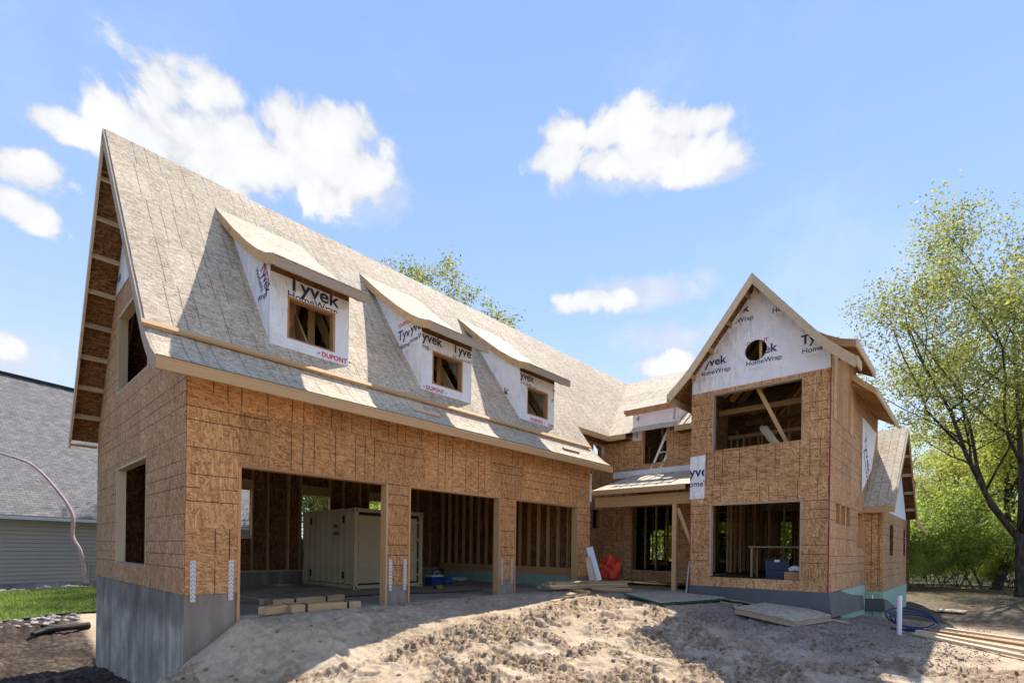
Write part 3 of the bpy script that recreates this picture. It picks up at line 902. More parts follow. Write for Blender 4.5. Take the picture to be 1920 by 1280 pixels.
# roof of the tower
trf = part('tower_roof', 12.7, 19.5, TC - .02, TC + .02, 6.25, 6.5, WOOD)
def tdeck(side, o0, o1, x0, x1):
    pts = [p for p in HP if o0 <= p[0] <= o1]
    swept('roof_deck', [(x0, TC + side * o, z) for o, z in pts], (x1 - x0, 0, 0), (0, 0, -.02), OSB_SHADE, trf)
tdeck(1, 0, 3, 12.55, 19.4)
tdeck(-1, 0, 1.5, 12.55, 19.8)
tdeck(-1, 1.5, 3, 12.55, 13.06)
tdeck(-1, 1.5, 3, 15.24, 19.8)
for side, m in ((1, WOODP), (-1, WOODP)):
    swept('barge_board', [(12.51, TC + side * o, z) for o, z in HP], (.04, 0, 0), (0, 0, -.25), m, trf)
    e = HP[-1]
    box('fascia', 12.552, 13.06 if side < 0 else 15.0, TC + side * (e[0] + .02) - .018, TC + side * (e[0] + .02) + .018, e[1] - .19, e[1] - .002, WOODP, trf)
    for f in (.1, .33, .56, .8):
        o = 1.9 * f
        z = np.interp(o, [h[0] for h in HP], [h[1] for h in HP])
        beam('lookout', (12.56, TC + side * o, z - .10), (TX, TC + side * o, z - .10), .04, .12, WOODO, trf)
box('fascia', 15.24, 19.8, TC - 2.10, TC - 2.062, 3.96, 4.13, WOODP, trf)
swept('barge_board', [(15.2, TC - o, z) for o, z in HP[2:]], (.038, 0, 0), (0, 0, -.17), WOOD, trf)
for xx in np.arange(15.3, 19.7, .41):
    beam('rafter', (xx, TY0, 4.36), (xx, 1.97, 4.06), .04, .12, WOODO, trf)
for xx in np.arange(13.1, 19.5, .61):
    for s in (-1, 1):
        beam('rafter', (xx, TC + s * 1.5, 4.50), (xx, TC, 6.42), .04, .18, WOOD, trf)
# shed dormer on its right flank
AP = [(3.25, 5.62), (2.95, 5.33), (2.7, 5.14), (2.4, 4.97), (2.12, 4.88)]
sa = swept('flank_dormer', [(13.72, a, b) for a, b in AP], (2.7, 0, 0), (0, 0, -.02), OSB_SHADE, house)
swept('barge_board', [(13.68, a, b - .003) for a, b in AP], (.038, 0, 0), (0, 0, -.18), WOODO, sa)
box('fascia', 13.68, 16.44, 2.08, 2.116, 4.70, 4.88, WOODP, sa)
for xx in np.arange(13.9, 16.4, .35):
    beam('rafter', (xx, 2.12, 4.78), (xx, 3.1, 5.30), .04, .13, WOODO, sa)
LTF = Frame((0, TY0, 0), (1, 0, 0), (0, 0, 1))
for i, xx in enumerate(np.arange(13.22, 15.9, .34)):
    sheet('sheathing_board', LTF, [(xx, 3.05), (xx + .325, 3.05), (xx + .325, 4.95 if xx > 13.6 else 4.5), (xx, 4.95 if xx > 13.6 else 4.45)], WOODO if i % 3 else WOOD, sa, t=.012, base=.016)
sheet('house_wrap', Frame((13.95, 0, 0), (0, -1, 0), (0, 0, 1)), [(-3.2, 4.9), (-2.46, 4.6), (-2.46, 4.95), (-3.0, 5.28)], WRAP, sa, t=.006)
# flank walls
lw = part('tower_side_wall', TX + .2, 17.7, TY0 + .02, TY0 + .14, 1.4, 1.6, WOOD)
lh = [(13.66, 14.16, .72, 1.18), (14.28, 14.78, .72, 1.18), (14.90, 15.40, .72, 1.18), (16.49, 17.40, .2, 1.15)]
vrow(LTF, TX, 19.9, TZ, 1.58, OSB_G, lw, lh)
vrow(LTF, TX, 19.9, 1.58, 4.5, OSB_G, lw, lh, pb=1.9)
for a0, a1, b0, b1 in lh:
    for q in (a0, a1 - .03):
        box('window_jamb', q, q + .03, TY0 - .013, TY0 + .14, b0, b1, WOODO, lw)
    box('window_back', a0 - .1, a1 + .1, TY0 + .16, TY0 + .18, b0 - .1, b1 + .1, WOODO, lw)
sheet('house_wrap', LTF, [(17.05, 1.75), (18.7, 2.6), (19.6, 3.85), (17.05, 3.85)], WRAP, lw, t=.003, base=.018)
lettering(lw, LTF, "Tyvek", 17.3, 3.3, .5, INK, -.9, [], .024, .02)
lettering(lw, LTF, "HomeWrap", 17.2, 2.9, .3, INK, -.9, [], .024, .01)
vrow(Frame((0, TY1, 0), (-1, 0, 0), (0, 0, 1)), -WX, -TX, TZ, 4.2, OSB_T, lw, [(-15.6, -14.0, -.6, 1.6)], pb=2.44)
# the low end gable
SX, SY, SXE, SZ0 = 17.8, 2.05, 24.0, -1.03
sg = part('end_gable', 20.88, 20.92, 1.95, 5.0, 3.9, 4.1, WOOD)
JF = Frame((SX, 0, 0), (0, -1, 0), (0, 0, 1))
panels(JF, -TY0, -SY, SZ0, 1.30, OSB_T, sg, 2.44, 3, axis=0)
for yy in (2.14, 2.3):
    box('seam', SX - .0145, SX - .0125, yy, yy + .012, SZ0 + .1, 1.28, BLACKP, sg)
SFm = Frame((0, SY, 0), (1, 0, 0), (0, 0, 1))
sh = [(19.25, 20.15, 0.0, .95), (23.0, 23.7, 0.0, .95)]
vrow(SFm, SX, SXE, SZ0, 1.3, OSB_G, sg, sh)
for a0, a1, b0, b1 in sh:
    box('window_back', a0 - .1, a1 + .1, SY + .16, SY + .18, b0 - .1, b1 + .1, WOODO, sg)
sheet('house_wrap', SFm, [(17.85, 1.3), (23.95, 1.3), (20.9, 3.9)], WRAP, sg, t=.006)
SS = Frame((17.4, 0, 1.37), (0, -1, 0), (3.5, 0, 2.8))
panels(SS, -5.2, -1.78, 0, 4.482, OSB_R, sg, 2.44, 1.22)
panels(Frame((24.4, 0, 1.37), (0, 1, 0), (-3.5, 0, 2.8)), 1.78, 5.2, 0, 4.48, OSB_SHADE, sg, 2.44, 1.22)
box('fascia', 17.362, 17.398, 1.78, 2.45, 1.20, 1.366, WOOD, sg)
for x0, s in ((17.4, 1), (24.4, -1)):
    swept('barge_board', [(x0, 1.74, 1.36), (20.9, 1.74, 4.16)], (0, .038, 0), (0, 0, -.18), WOODP if s > 0 else WOOD, sg)
for f in np.arange(.15, 1, .2):
    beam('lookout', (24.4 - 3.5 * f, 1.78, 1.28 + 2.8 * f), (24.4 - 3.5 * f, SY, 1.28 + 2.8 * f), .04, .1, WOODP, sg)
beam('loose_board', (23.2, 1.7, 1.25), (25.1, 1.5, .85), .03, .16, WOOD, sg)
# foundations of the tower side
tf = part('tower_foundation', TX + .03, 17.72, TY0 + .03, TY1, -2.3, TZ - .004, CONC)
mk('membrane', [(TX - .02, TY1, TZ), (TX - .02, TY0 - .02, TZ), (TX - .10, TY1, -1.22), (TX - .10, TY0 - .1, -1.36), (TX - .06, TY1, -1.05), (TX - .07, TY0 - .07, -1.1)],
   [(0, 1, 5, 4), (4, 5, 3, 2)], MEMB, tf)
mk('membrane', [(TX - .02, TY0 - .02, TZ), (14.2, TY0 - .04, TZ - .02), (15.6, TY0 - .05, -1.02), (17.2, TY0 - .06, -1.12), (TX - .10, TY0 - .1, -1.36), (14.2, TY0 - .10, -1.42), (15.6, TY0 - .10, -1.46), (17.2, TY0 - .1, -1.52)],
   [(0, 1, 5, 4), (1, 2, 6, 5), (2, 3, 7, 6)], MEMB, tf)
for i, xx in enumerate(np.arange(14.3, 17.7, .42)):
    box('foam_board', xx, xx + .41, TY0 - .035, TY0 + .01, -2.2, TZ - .006, FOAM, tf)
box('foam_board', SX - .04, SX + .01, SY + .22, TY0 - .04, -2.4, SZ0 - .004, FOAM, tf)
box('foam_board', SX - .04, SX + .01, SY + .0, SY + .20, -2.4, SZ0 - .004, FOAM, tf)
for i, xx in enumerate(np.arange(SX + .02, SXE, .42)):
    box('foam_board', xx, xx + .41, SY - .03, SY + .015, -2.4, SZ0 - .004, FOAM, tf)
mk('membrane', [(17.72, 2.44, -1.25), (17.70, 1.98, -1.22), (18.2, 1.96, -1.28), (20.2, 1.97, -1.62), (17.70, 2.44, -1.60), (17.66, 1.94, -1.58), (18.2, 1.93, -1.62), (20.2, 1.95, -1.9)],
   [(0, 1, 5, 4), (1, 2, 6, 5), (2, 3, 7, 6)], MEMB, tf)

# --- inside: floors, partitions and the far walls
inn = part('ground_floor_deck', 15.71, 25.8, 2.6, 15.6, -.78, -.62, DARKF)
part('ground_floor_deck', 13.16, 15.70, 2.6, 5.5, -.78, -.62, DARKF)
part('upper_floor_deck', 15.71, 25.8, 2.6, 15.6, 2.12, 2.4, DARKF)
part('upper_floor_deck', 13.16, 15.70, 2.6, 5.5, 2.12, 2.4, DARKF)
bk = part('rear_wall', 25.9, 26.02, 2.2, 15.7, 2.0, 2.2, WOOD)
bkh = [(-12.6, -10.8, -.5, 1.5), (-10.6, -8.6, -.5, .75), (-10.6, -8.6, 1.0, 1.55), (-8.4, -6.4, -.5, 1.5), (-6.0, -4.6, -.5, 1.5), (-3.9, -2.9, -.4, .9), (-13.5, -11.6, -.4, 1.2), (-8.6, -7.2, 2.9, 3.9), (-5.0, -3.6, 2.9, 3.9)]
panels(Frame((26.05, 0, 0), (0, -1, 0), (0, 0, 1)), -15.8, -2.1, -1.2, 4.0, OSB_SHADE, bk, 2.44, 1.22, bkh)
panels(Frame((0, 15.8, 0), (-1, 0, 0), (0, 0, 1)), -26, -GX1, -1.2, 4.0, OSB_SHADE, bk, 2.44, 1.22)
def studs(parent, x, y0, y1, z0, z1, pitch=.406, along='y'):
    v = y0
    while v < y1:
        m = WOODO if random.random() < .45 else WOOD
        if along == 'y':
            box('stud', x, x + .09, v, v + .04, z0, z1, m, parent)
        else:
            box('stud', v, v + .04, x, x + .09, z0, z1, m, parent)
        v += pitch
pt = part('partition', 16.4, 16.49, 2.6, 9.8, 1.95, 2.05, WOOD)
studs(pt, 16.4, 2.6, 9.8, -.6, 1.95)
studs(pt, 19.2, 2.7, 9.8, -.6, 1.95, .5)
studs(pt, 22.5, 3.0, 12, -.6, 1.95, .61)
studs(pt, 5.75, 16.5, 22, -.6, 1.95, .406, 'x')
studs(pt, 3.2, 16.6, 24, -.6, 1.95, .8, 'x')
up = part('upper_partition', 15.6, 15.69, 2.6, 5.6, 3.4, 3.5, WOOD)
studs(up, 15.6, 2.7, 5.5, 2.4, 3.4)
studs(up, 18.6, 2.7, 9.5, 2.4, 5.2)
studs(up, 20.4, 4.7, 12, 2.4, 4.6, .5)
beam('brace', (13.4, 4.1, 4.1), (13.5, 3.35, 2.45), .04, .09, WOOD, up)
for k in range(3):
    beam('leaning_board', (13.05, 3.50 + .05 * k, 2.55), (13.7, 4.0 + .06 * k, 3.18), .03, .09, WOODP, up)
beam('tie', (14.6, 2.6, 3.95), (14.6, 5.5, 3.95), .04, .14, WOOD, up)
beam('tie', (16.8, 2.6, 4.1), (16.8, 5.5, 4.1), .04, .14, WOOD, up)
# ---------------------------------------------------------------- ground
CP = np.array([
    (0, 0, -2.15), (-4, 2, -2.4), (3, 3, -2.05), (2.0, 6.0, -2.25), (5, 4.4, -1.80), (7, 5.6, -1.45), (6.0, 2.0, -1.9), (9.5, 2.6, -1.75), (9, 5, -1.5),
    (10, -.5, -1.8), (13, -3, -1.85), (16, -1, -1.85),
    (2.15, 8.6, -1.85), (2.45, 8.55, -1.62), (3.05, 8.6, -1.1), (4.4, 8.4, -1.12), (3.7, 8.0, -1.22), (4.6, 7.95, -1.17), (5.5, 7.95, -1.15), (6.0, 8.5, -1.10), (7.6, 8.4, -1.12), (9.3, 8.5, -1.10), (11, 8.4, -1.12), (12.9, 8.6, -1.10),
    (2.4, 7.6, -2.05), (2.9, 7.33, -1.95), (3.6, 7.5, -1.62), (4.63, 7.33, -1.52), (6.6, 7.33, -1.27), (8.68, 7.33, -1.19), (10.2, 7.0, -1.20), (11.5, 6.3, -1.20), (12.6, 6.0, -1.17),
    (14, 7.5, -1.12), (15.3, 7.5, -1.10), (15.3, 9.5, -1.1),
    (2.0, 9.8, -2.45), (1.9, 11.5, -2.78), (1.9, 13.5, -2.86), (1.9, 15.8, -2.92), (0.6, 8.6, -2.45), (0.2, 10.5, -2.8), (-2, 9, -2.8), (-1.5, 14, -2.85), (-5, 16, -2.8), (-3, 20, -2.15),
    (2, 20, -2.15), (0, 25, -1.9), (3, 27.5, -1.8), (-8, 24, -2.0), (1, 18, -2.45), (-3, 17, -2.55), (10, 19, -2.2), (20, 20, -1.8),
    (12.6, 4.0, -1.24), (12.6, 2.4, -1.42), (11.3, 3.6, -1.36), (11, 5, -1.32), (13.5, 1.8, -1.56), (15.5, 1.9, -1.68), (17.5, 1.6, -1.78), (20, 1.4, -1.95), (24, 1.2, -1.9),
    (18, -3, -1.9), (24, -4, -1.85), (28, 0, -1.75), (32, 4, -1.7), (30, -8, -1.8), (28, 12, -1.8), (40, 0, -1.7), (35, 20, -1.8), (20, 32, -2.0), (0, 40, -2.3), (-20, 20, -2.5), (-15, 0, -2.4), (0, -15, -2.2),
    (20, -15, -2.0), (55, 10, -1.8), (30, 50, -2), (60, 60, -2), (-40, 40, -2.4), (-40, -40, -2.3), (60, -40, -2)])
def _k(r):
    return r
_A = np.hypot(CP[:, None, 0] - CP[None, :, 0], CP[:, None, 1] - CP[None, :, 1])
_n = len(CP)
_M = np.zeros((_n + 1, _n + 1)); _M[:_n, :_n] = _k(_A) - np.eye(_n) * .05; _M[_n, :_n] = 1; _M[:_n, _n] = 1
_w = np.linalg.solve(_M, np.append(CP[:, 2], 0))
def gsmooth(X, Y):
    X, Y = np.asarray(X, float), np.asarray(Y, float)
    z = np.full(X.shape, _w[-1])
    for i in range(_n):
        z = z + _w[i] * np.hypot(X - CP[i, 0], Y - CP[i, 1])
    far = np.clip((np.hypot(X, Y) - 70) / 60, 0, 1)
    return z * (1 - far) + (-2.0) * far
def vnoise(X, Y, seed=0):
    """smooth value noise in -1..1"""
    xi, yi = np.floor(X).astype(np.int64), np.floor(Y).astype(np.int64)
    fx, fy = X - xi, Y - yi
    fx, fy = fx * fx * (3 - 2 * fx), fy * fy * (3 - 2 * fy)
    def h(a, b):
        n = (a * 374761393 + b * 668265263 + seed * 1442695041) & 0x7fffffff
        n = ((n ^ (n >> 13)) * 1274126177) & 0x7fffffff
        return ((n ^ (n >> 16)) & 0xffff) / 32767.5 - 1
    return (h(xi, yi) * (1 - fx) + h(xi + 1, yi) * fx) * (1 - fy) + (h(xi, yi + 1) * (1 - fx) + h(xi + 1, yi + 1) * fx) * fy
def sm(x, a, b):
    t = np.clip((x - a) / (b - a), 0, 1)
    return t * t * (3 - 2 * t)
def rough_mask(X, Y):
    """how churned the ground is: trodden flat by the doors and porch, lumpy in the open"""
    r = sm(8.0 - Y + .35 * vnoise(X * .7, Y * .7, 3), .35, 1.3)
    r = np.where(X > 10.0, np.minimum(r, sm(11.9 - X + 0.5 * vnoise(X, Y, 4), -.2, 1.6) * .8 + .2), r)
    r = np.where((X < 2.3), np.maximum(r, .8), r)
    return np.clip(r, .20, 1)
def crumble(X, Y):
    """0 where the sand lies smooth, 1 where it is broken up"""
    n = .6 * vnoise(X * .75 + 3, Y * .75, 61) + .45 * vnoise(X * 1.9, Y * 1.9 + 7, 62) + .25 * vnoise(X * 4.3, Y * 4.3, 63)
    return sm(n, -.40, .22)
def gdetail(X, Y):
    c, s = .8, .6
    U, V = X * c + Y * s, -X * s + Y * c
    r = rough_mask(X, Y)
    big = .055 * vnoise(U * .8, V * .8, 11) + .035 * vnoise(U * 1.9, V * 1.7, 12)
    rid = 1 - np.abs(vnoise(U * 3.1, V * 2.6, 13)); rid2 = 1 - np.abs(vnoise(U * 7.3, V * 6.1, 14))
    cr = crumble(X, Y)
    lump = .050 * (rid ** 2 - .4) + .055 * (rid2 ** 2 - .4) * cr
    fine = cr * (.075 * np.abs(vnoise(U * 9, V * 9, 15)) + .055 * np.abs(vnoise(U * 17, V * 17, 16)) + .034 * np.abs(vnoise(U * 33, V * 33, 17)) - .05) + .010 * vnoise(U * 14, V * 14, 20)
    hole = -.07 * sm(vnoise(U * 2.3, V * 3.0, 21), .45, .8)
    dent = np.zeros_like(X)
    rr_ = np.random.default_rng(99)
    for _ in range(130):
        fx, fy, th_ = rr_.uniform(2.6, 11), rr_.uniform(1.5, 8.2), rr_.uniform(0, 3.14)
        k_ = (np.abs(X - fx) < .5) & (np.abs(Y - fy) < .5)
        if not k_.any():
            continue
        dx_, dy_ = X[k_] - fx, Y[k_] - fy
        u_, v_ = (dx_ * math.cos(th_) + dy_ * math.sin(th_)) / .17, (-dx_ * math.sin(th_) + dy_ * math.cos(th_)) / .085
        q_ = np.hypot(u_, v_)
        dent[k_] += -.055 * (1 - sm(q_, .55, 1.05)) + .022 * np.exp(-((q_ - 1.3) / .3) ** 2)
    far = 1 - sm(np.hypot(X, Y), 30, 60)
    return dent + far * ((big * (.25 + .75 * r)) + (lump + fine + hole) * r + .010 * vnoise(X * 7, Y * 7, 18) + .010 * np.abs(vnoise(X * 19, Y * 19, 22)))
def ground_z(X, Y):
    X, Y = np.asarray(X, float), np.asarray(Y, float)
    z = gsmooth(X, Y) + gdetail(X, Y)
    ing = (X > GX0 + .1) & (X < GX1 - .05) & (Y > GYF + .12) & (Y < GYB - .05)
    z = np.where(ing, -1.45, z)
    inh = (X > TX + .1) & (X < 26) & (Y > TY0 + .1) & (Y < 15.7) & ~((X < WX) & (Y > TY1 - .1) & (Y < 9.9))
    return np.where(inh & (Y > TY0 + .1), np.minimum(z, -1.6), z)
def gz(x, y):
    if GX0 < x < GX1 and GYF < y < GYB:
        return -1.125
    return float(gsmooth(np.array(x), np.array(y)))
def on_ground(x, y, lift=0.0):
    """photo place -> point where that sight line meets the ground"""
    d = 3.0
    while d < 60:
        p = px(x, y, d=d)
        if x > 1100:
            p.z = (1031 + ROLL * (x - 960) - y) / 955 * d
        if p.z <= gz(p.x, p.y):
            break
        d += .02
    return Vector((p.x, p.y, gz(p.x, p.y) + lift))

fa = math.atan2(FWD.y, FWD.x)
ang = np.concatenate([np.linspace(-math.pi, -1.25, 40, endpoint=False), np.linspace(-1.25, -.86, 60, endpoint=False), np.linspace(-.86, .86, 900, endpoint=False),
                      np.linspace(.86, 1.25, 60, endpoint=False), np.linspace(1.25, math.pi, 41)[:-1]]) + fa
rad = [.5]
while rad[-1] < 3000:
    r = rad[-1]
    rad.append(r + max(.02, r * (.25 if r < 2 else .02 if r < 4 else .0036 if r < 13 else .007 if r < 18 else .012 if r < 40 else .08)))
rad = np.array(rad)
AA, RR = np.meshgrid(ang, rad)
GXX, GYY = RR * np.cos(AA), RR * np.sin(AA)
GZZ = ground_z(GXX, GYY)
nr, na = GXX.shape
me = bpy.data.meshes.new('ground')
nv = nr * na
me.vertices.add(nv + 1)
co = np.zeros((nv + 1, 3)); co[:nv, 0] = GXX.ravel(); co[:nv, 1] = GYY.ravel(); co[:nv, 2] = GZZ.ravel(); co[nv] = (0, 0, GZZ[0].mean())
me.vertices.foreach_set('co', co.ravel())
i0 = (np.arange(nr - 1)[:, None] * na + np.arange(na)[None, :]).ravel()
i1 = (np.arange(nr - 1)[:, None] * na + (np.arange(na)[None, :] + 1) % na).ravel()
quads = np.stack([i0, i0 + na, i1 + na, i1], 1)
tri = np.stack([np.full(na, nv), np.arange(na), (np.arange(na) + 1) % na], 1)
me.loops.add(quads.size + tri.size)
me.loops.foreach_set('vertex_index', np.concatenate([quads.ravel(), tri.ravel()]).astype(np.int32))
me.polygons.add(len(quads) + len(tri))
me.polygons.foreach_set('loop_start', np.concatenate([np.arange(len(quads)) * 4, len(quads) * 4 + np.arange(len(tri)) * 3]).astype(np.int32))
me.polygons.foreach_set('use_smooth', np.ones(len(quads) + len(tri), bool))
me.update(calc_edges=True)
# what the ground is made of, by place: red = dark soil, green = gravel, blue = leaf litter and weeds
X, Y = co[:, 0], co[:, 1]
wob = .8 * vnoise(X * .5, Y * .5, 31) + .35 * vnoise(X * 1.7, Y * 1.7, 32)
soil = sm(2.6 - X, 0, .3) * sm(Y - 9.6 + 1.1 * (2.3 - X) * .4 + .7 * wob, -.5, 1.0)
soil = np.maximum(soil, sm(X - 17.6 + .6 * wob, -.4, 1.2) * sm(2.5 - Y, 0, .4) * .8)
soil = np.maximum(soil, sm(X - 16.0, 0, 2) * sm(-Y - .5 + wob, -.8, 1.2) * .75)
grav = sm(X - 10.3 + .7 * wob, -.3, .8) * sm(4.9 - Y + .5 * wob, -.2, .7) * sm(17.4 - X, 0, .5) * sm(Y - 1.0 + .9 * wob, -.3, .9) * .75
weed = np.maximum(sm(X - 25.5 + 1.2 * wob, -.5, 2.5), sm(Y - 16.5, 0, 1) * sm(X - 4, 0, 2))
weed = np.maximum(weed, sm(np.hypot(X, Y), 32, 45))
cr_ = me.attributes.new('broken', 'FLOAT', 'POINT')
cr_.data.foreach_set('value', (crumble(X, Y) * rough_mask(X, Y)).astype(np.float32))
ca = me.color_attributes.new('zones', 'FLOAT_COLOR', 'POINT')
cc = np.ones((nv + 1, 4)); cc[:, 0] = soil; cc[:, 1] = grav; cc[:, 2] = weed
ca.data.foreach_set('color', cc.ravel())
def ground_mat():
    m, t, b = new_mat('site_ground', .95, .1)
    g = t.nodes.new('ShaderNodeNewGeometry'); P = g.outputs['Position']
    at = t.nodes.new('ShaderNodeAttribute'); at.attribute_name = 'zones'
    sp = t.nodes.new('ShaderNodeSeparateColor'); t.links.new(at.outputs['Color'], sp.inputs[0])
    n1 = noise(t, P, 1.1, 5, .6); n2 = noise(t, P, 9.0, 5, .65); n3 = noise(t, P, 60, 3, .6)
    f = mth(t, 'ADD', mth(t, 'MULTIPLY', n1, .5), mth(t, 'MULTIPLY', n2, .5))
    sand = ramp(t, f, [(.32, (.31, .215, .135)), (.5, (.48, .37, .25)), (.68, (.61, .50, .365))])
    sand = mixc(t, mth(t, 'MULTIPLY', sstep(t, n3, .54, .70), .55), sand, (.17, .12, .085))
    ab = t.nodes.new('ShaderNodeAttribute'); ab.attribute_name = 'broken'
    damp = ramp(t, n2, [(.35, (.10, .062, .034)), (.5, (.25, .172, .104)), (.65, (.47, .36, .24))])
    sand = mixc(t, mth(t, 'MULTIPLY', ab.outputs['Fac'], .75), sand, damp)
    v = t.nodes.new('ShaderNodeTexVoronoi'); v.inputs['Scale'].default_value = 24.0; t.links.new(P, v.inputs['Vector'])
    vs = t.nodes.new('ShaderNodeSeparateColor'); t.links.new(v.outputs['Color'], vs.inputs[0])
    gr = ramp(t, vs.outputs[0], [(0, (.075, .072, .075)), (.5, (.20, .195, .20)), (1, (.40, .38, .37))])
    gr = mixc(t, sstep(t, n2, .36, .56), gr, (.25, .185, .13))
    so = ramp(t, mth(t, 'ADD', mth(t, 'MULTIPLY', n2, .6), mth(t, 'MULTIPLY', n1, .4)), [(.36, (.020, .015, .012)), (.52, (.075, .055, .042)), (.68, (.22, .17, .13))])
    li = ramp(t, n2, [(.35, (.055, .06, .022)), (.5, (.12, .095, .055)), (.65, (.22, .165, .11))])
    col = mixc(t, sp.outputs[1], sand, gr)
    col = mixc(t, sp.outputs[0], col, so)
    col = mixc(t, sp.outputs[2], col, li)
    t.links.new(col, b.inputs['Base Color'])
    h = mth(t, 'ADD', n2, mth(t, 'MULTIPLY', n3, .5))
    bump(t, b, h, .6, .03)
    return m
GROUND = ground_mat()
me.materials.append(GROUND)
ground = put(bpy.data.objects.new('ground', me))
tag(ground, 'churned pale sand and soil of the building site', 'ground', kind='structure')
gf = box('garage_floor', GX0 + .25, GX1 - .16, GYF + .06, GYB - .2, -1.4, -1.125, plain('packed_sand', (.37, .30, .23), .95, vary=.25, scale=9.0, bmp=.4))
tag(gf, 'packed sand floor inside the open garage', 'floor', kind='structure')
# clods and crumbs lying on the open sand
def rock_proto(seed, n=1):
    r = random.Random(seed)
    bm = bmesh.new(); bmesh.ops.create_icosphere(bm, subdivisions=n, radius=1)
    for v in bm.verts:
        v.co *= r.uniform(.65, 1.2)
        v.co.z *= .75
    V = np.array([v.co[:] for v in bm.verts]); F = [tuple(v.index for v in f.verts) for f in bm.faces]
    bm.free()
    return V, F
protos = [rock_proto(i) for i in range(6)]
def scatter(name, pts, sizes, mat, zfun, sink=.3):
    VV, FF_, b0 = [], [], 0
    for (x, y), s in zip(pts, sizes):
        V, F = protos[random.randrange(6)]
        a = random.uniform(0, 6.28); c, sn = math.cos(a), math.sin(a)
        q = V * s
        q = np.stack([q[:, 0] * c - q[:, 1] * sn, q[:, 0] * sn + q[:, 1] * c, q[:, 2]], 1)
        VV.append(q + np.array([x, y, 0])); FF_ += [tuple(i + b0 for i in f) for f in F]; b0 += len(V)
    zz = zfun(np.array([p[0] for p in pts]), np.array([p[1] for p in pts])) - 0
    for i, q in enumerate(VV):
        q[:, 2] += zz[i] + sizes[i] * (.75 - sink) * .6
    return mk(name, np.concatenate(VV), FF_, mat)
pts, sz = [], []
while len(pts) < 9000:
    a = fa + random.uniform(-.85, .85); r = 3.6 + 9 * random.random() ** 1.5
    x, y = r * math.cos(a), r * math.sin(a)
    rm = float(rough_mask(np.array(x), np.array(y)))
    if y > 8.5 or x < .6 or random.random() > rm * (.06 + .94 * float(crumble(np.array(x), np.array(y)))):
        continue
    pts.append((x, y)); sz.append(.007 + .038 * random.random() ** 4)
cl = scatter('sand_clods', pts, sz, plain('damp_sand', (.27, .185, .115), .95, vary=.5, scale=2.5), ground_z)
tag(cl, 'loose clods of sand strewn over the churned ground', 'clods', kind='stuff')
pts, sz = [], []
while len(pts) < 7000:
    x, y = random.uniform(10.0, 17.6), random.uniform(-.3, 4.8)
    ed_ = min(x - 10.0, 17.6 - x, y + .3, 4.8 - y) + .5 * float(vnoise(np.array(x * 1.1), np.array(y * 1.1), 77))
    if random.random() > ed_ * .9:
        continue
    if x > TX - .1 and y > TY0 - .1:
        continue
    pts.append((x, y)); sz.append(random.uniform(.007, .019))
gv = scatter('gravel', pts, sz, plain('crushed_stone', (.26, .22, .18), .9, vary=.5, scale=14.0), ground_z)
tag(gv, 'grey crushed stone spread beside the tower', 'gravel', kind='stuff')

# ---------------------------------------------------------------- left side: lawn, stones, neighbouring house
LAWN = plain('lawn_soil', (.07, .11, .025), .95, vary=.3, scale=3.0)
lx = np.linspace(-16, 9.0, 60)
def strip_mesh(name, f0, f1, mat, lift, ny=10):
    V = []
    for i, x in enumerate(lx):
        for j in range(ny):
            y = f0(x) + (f1(x) - f0(x)) * j / (ny - 1)
            V.append((x, y, gz(x, y) + lift + .02 * float(vnoise(np.array(x), np.array(y), 51))))
    return mk(name, V, [(i * ny + j, (i + 1) * ny + j, (i + 1) * ny + j + 1, i * ny + j + 1) for i in range(len(lx) - 1) for j in range(ny - 1)], mat, smooth=True)
l0 = lambda x: 19.6 + .28 * x
l1 = lambda x: 26.0 + .296 * x
tag(strip_mesh('lawn', l0, l1, LAWN, .07), 'strip of bright lawn beside the neighbouring house', 'lawn', kind='structure')
nb = 42000
gxr = rng.uniform(-13, 7, nb); fr = rng.random(nb); gyr = 19.6 + .28 * gxr + fr * 6.4
gzr = gsmooth(gxr, gyr) + .07
hh = rng.uniform(.05, .12, nb); aa = rng.uniform(0, 6.28, nb); ww = .012
B = np.zeros((nb, 3, 3))
B[:, 0] = np.stack([gxr - ww * np.cos(aa), gyr - ww * np.sin(aa), gzr], 1)
B[:, 1] = np.stack([gxr + ww * np.cos(aa), gyr + ww * np.sin(aa), gzr], 1)
B[:, 2] = np.stack([gxr + rng.normal(0, .03, nb), gyr + rng.normal(0, .03, nb), gzr + hh], 1)
def tri_mesh(name, P, mat):
    n = len(P); k = P.shape[1]
    m = bpy.data.meshes.new(name)
    m.vertices.add(n * k); m.vertices.foreach_set('co', P.reshape(-1))
    m.loops.add(n * k); m.loops.foreach_set('vertex_index', np.arange(n * k, dtype=np.int32))
    m.polygons.add(n); m.polygons.foreach_set('loop_start', np.arange(n, dtype=np.int32) * k)
    m.update(calc_edges=True)
    m.materials.append(mat)
    return m
def leaf_mat(name, c0, c1, trans=.45):
    m, t, b = new_mat(name, .55, .25)
    oi = t.nodes.new('ShaderNodeNewGeometry')
    n = noise(t, oi.outputs['Position'], .9, 2)
    f = mth(t, 'ADD', mth(t, 'MULTIPLY', oi.outputs['Random Per Island'], .6), mth(t, 'MULTIPLY', n, .4))
    col = ramp(t, f, [(.2, c0), (.75, c1)])
    t.links.new(col, b.inputs['Base Color'])
    tr = t.nodes.new('ShaderNodeBsdfTranslucent'); t.links.new(col, tr.inputs[0])
    mx = t.nodes.new('ShaderNodeMixShader'); mx.inputs[0].default_value = trans
    t.links.new(b.outputs[0], mx.inputs[1]); t.links.new(tr.outputs[0], mx.inputs[2])
    t.links.new(mx.outputs[0], t.nodes['Material Output'].inputs[0])
    return m
GRASS = leaf_mat('grass_blade', (.20, .28, .035), (.36, .44, .075), .3)
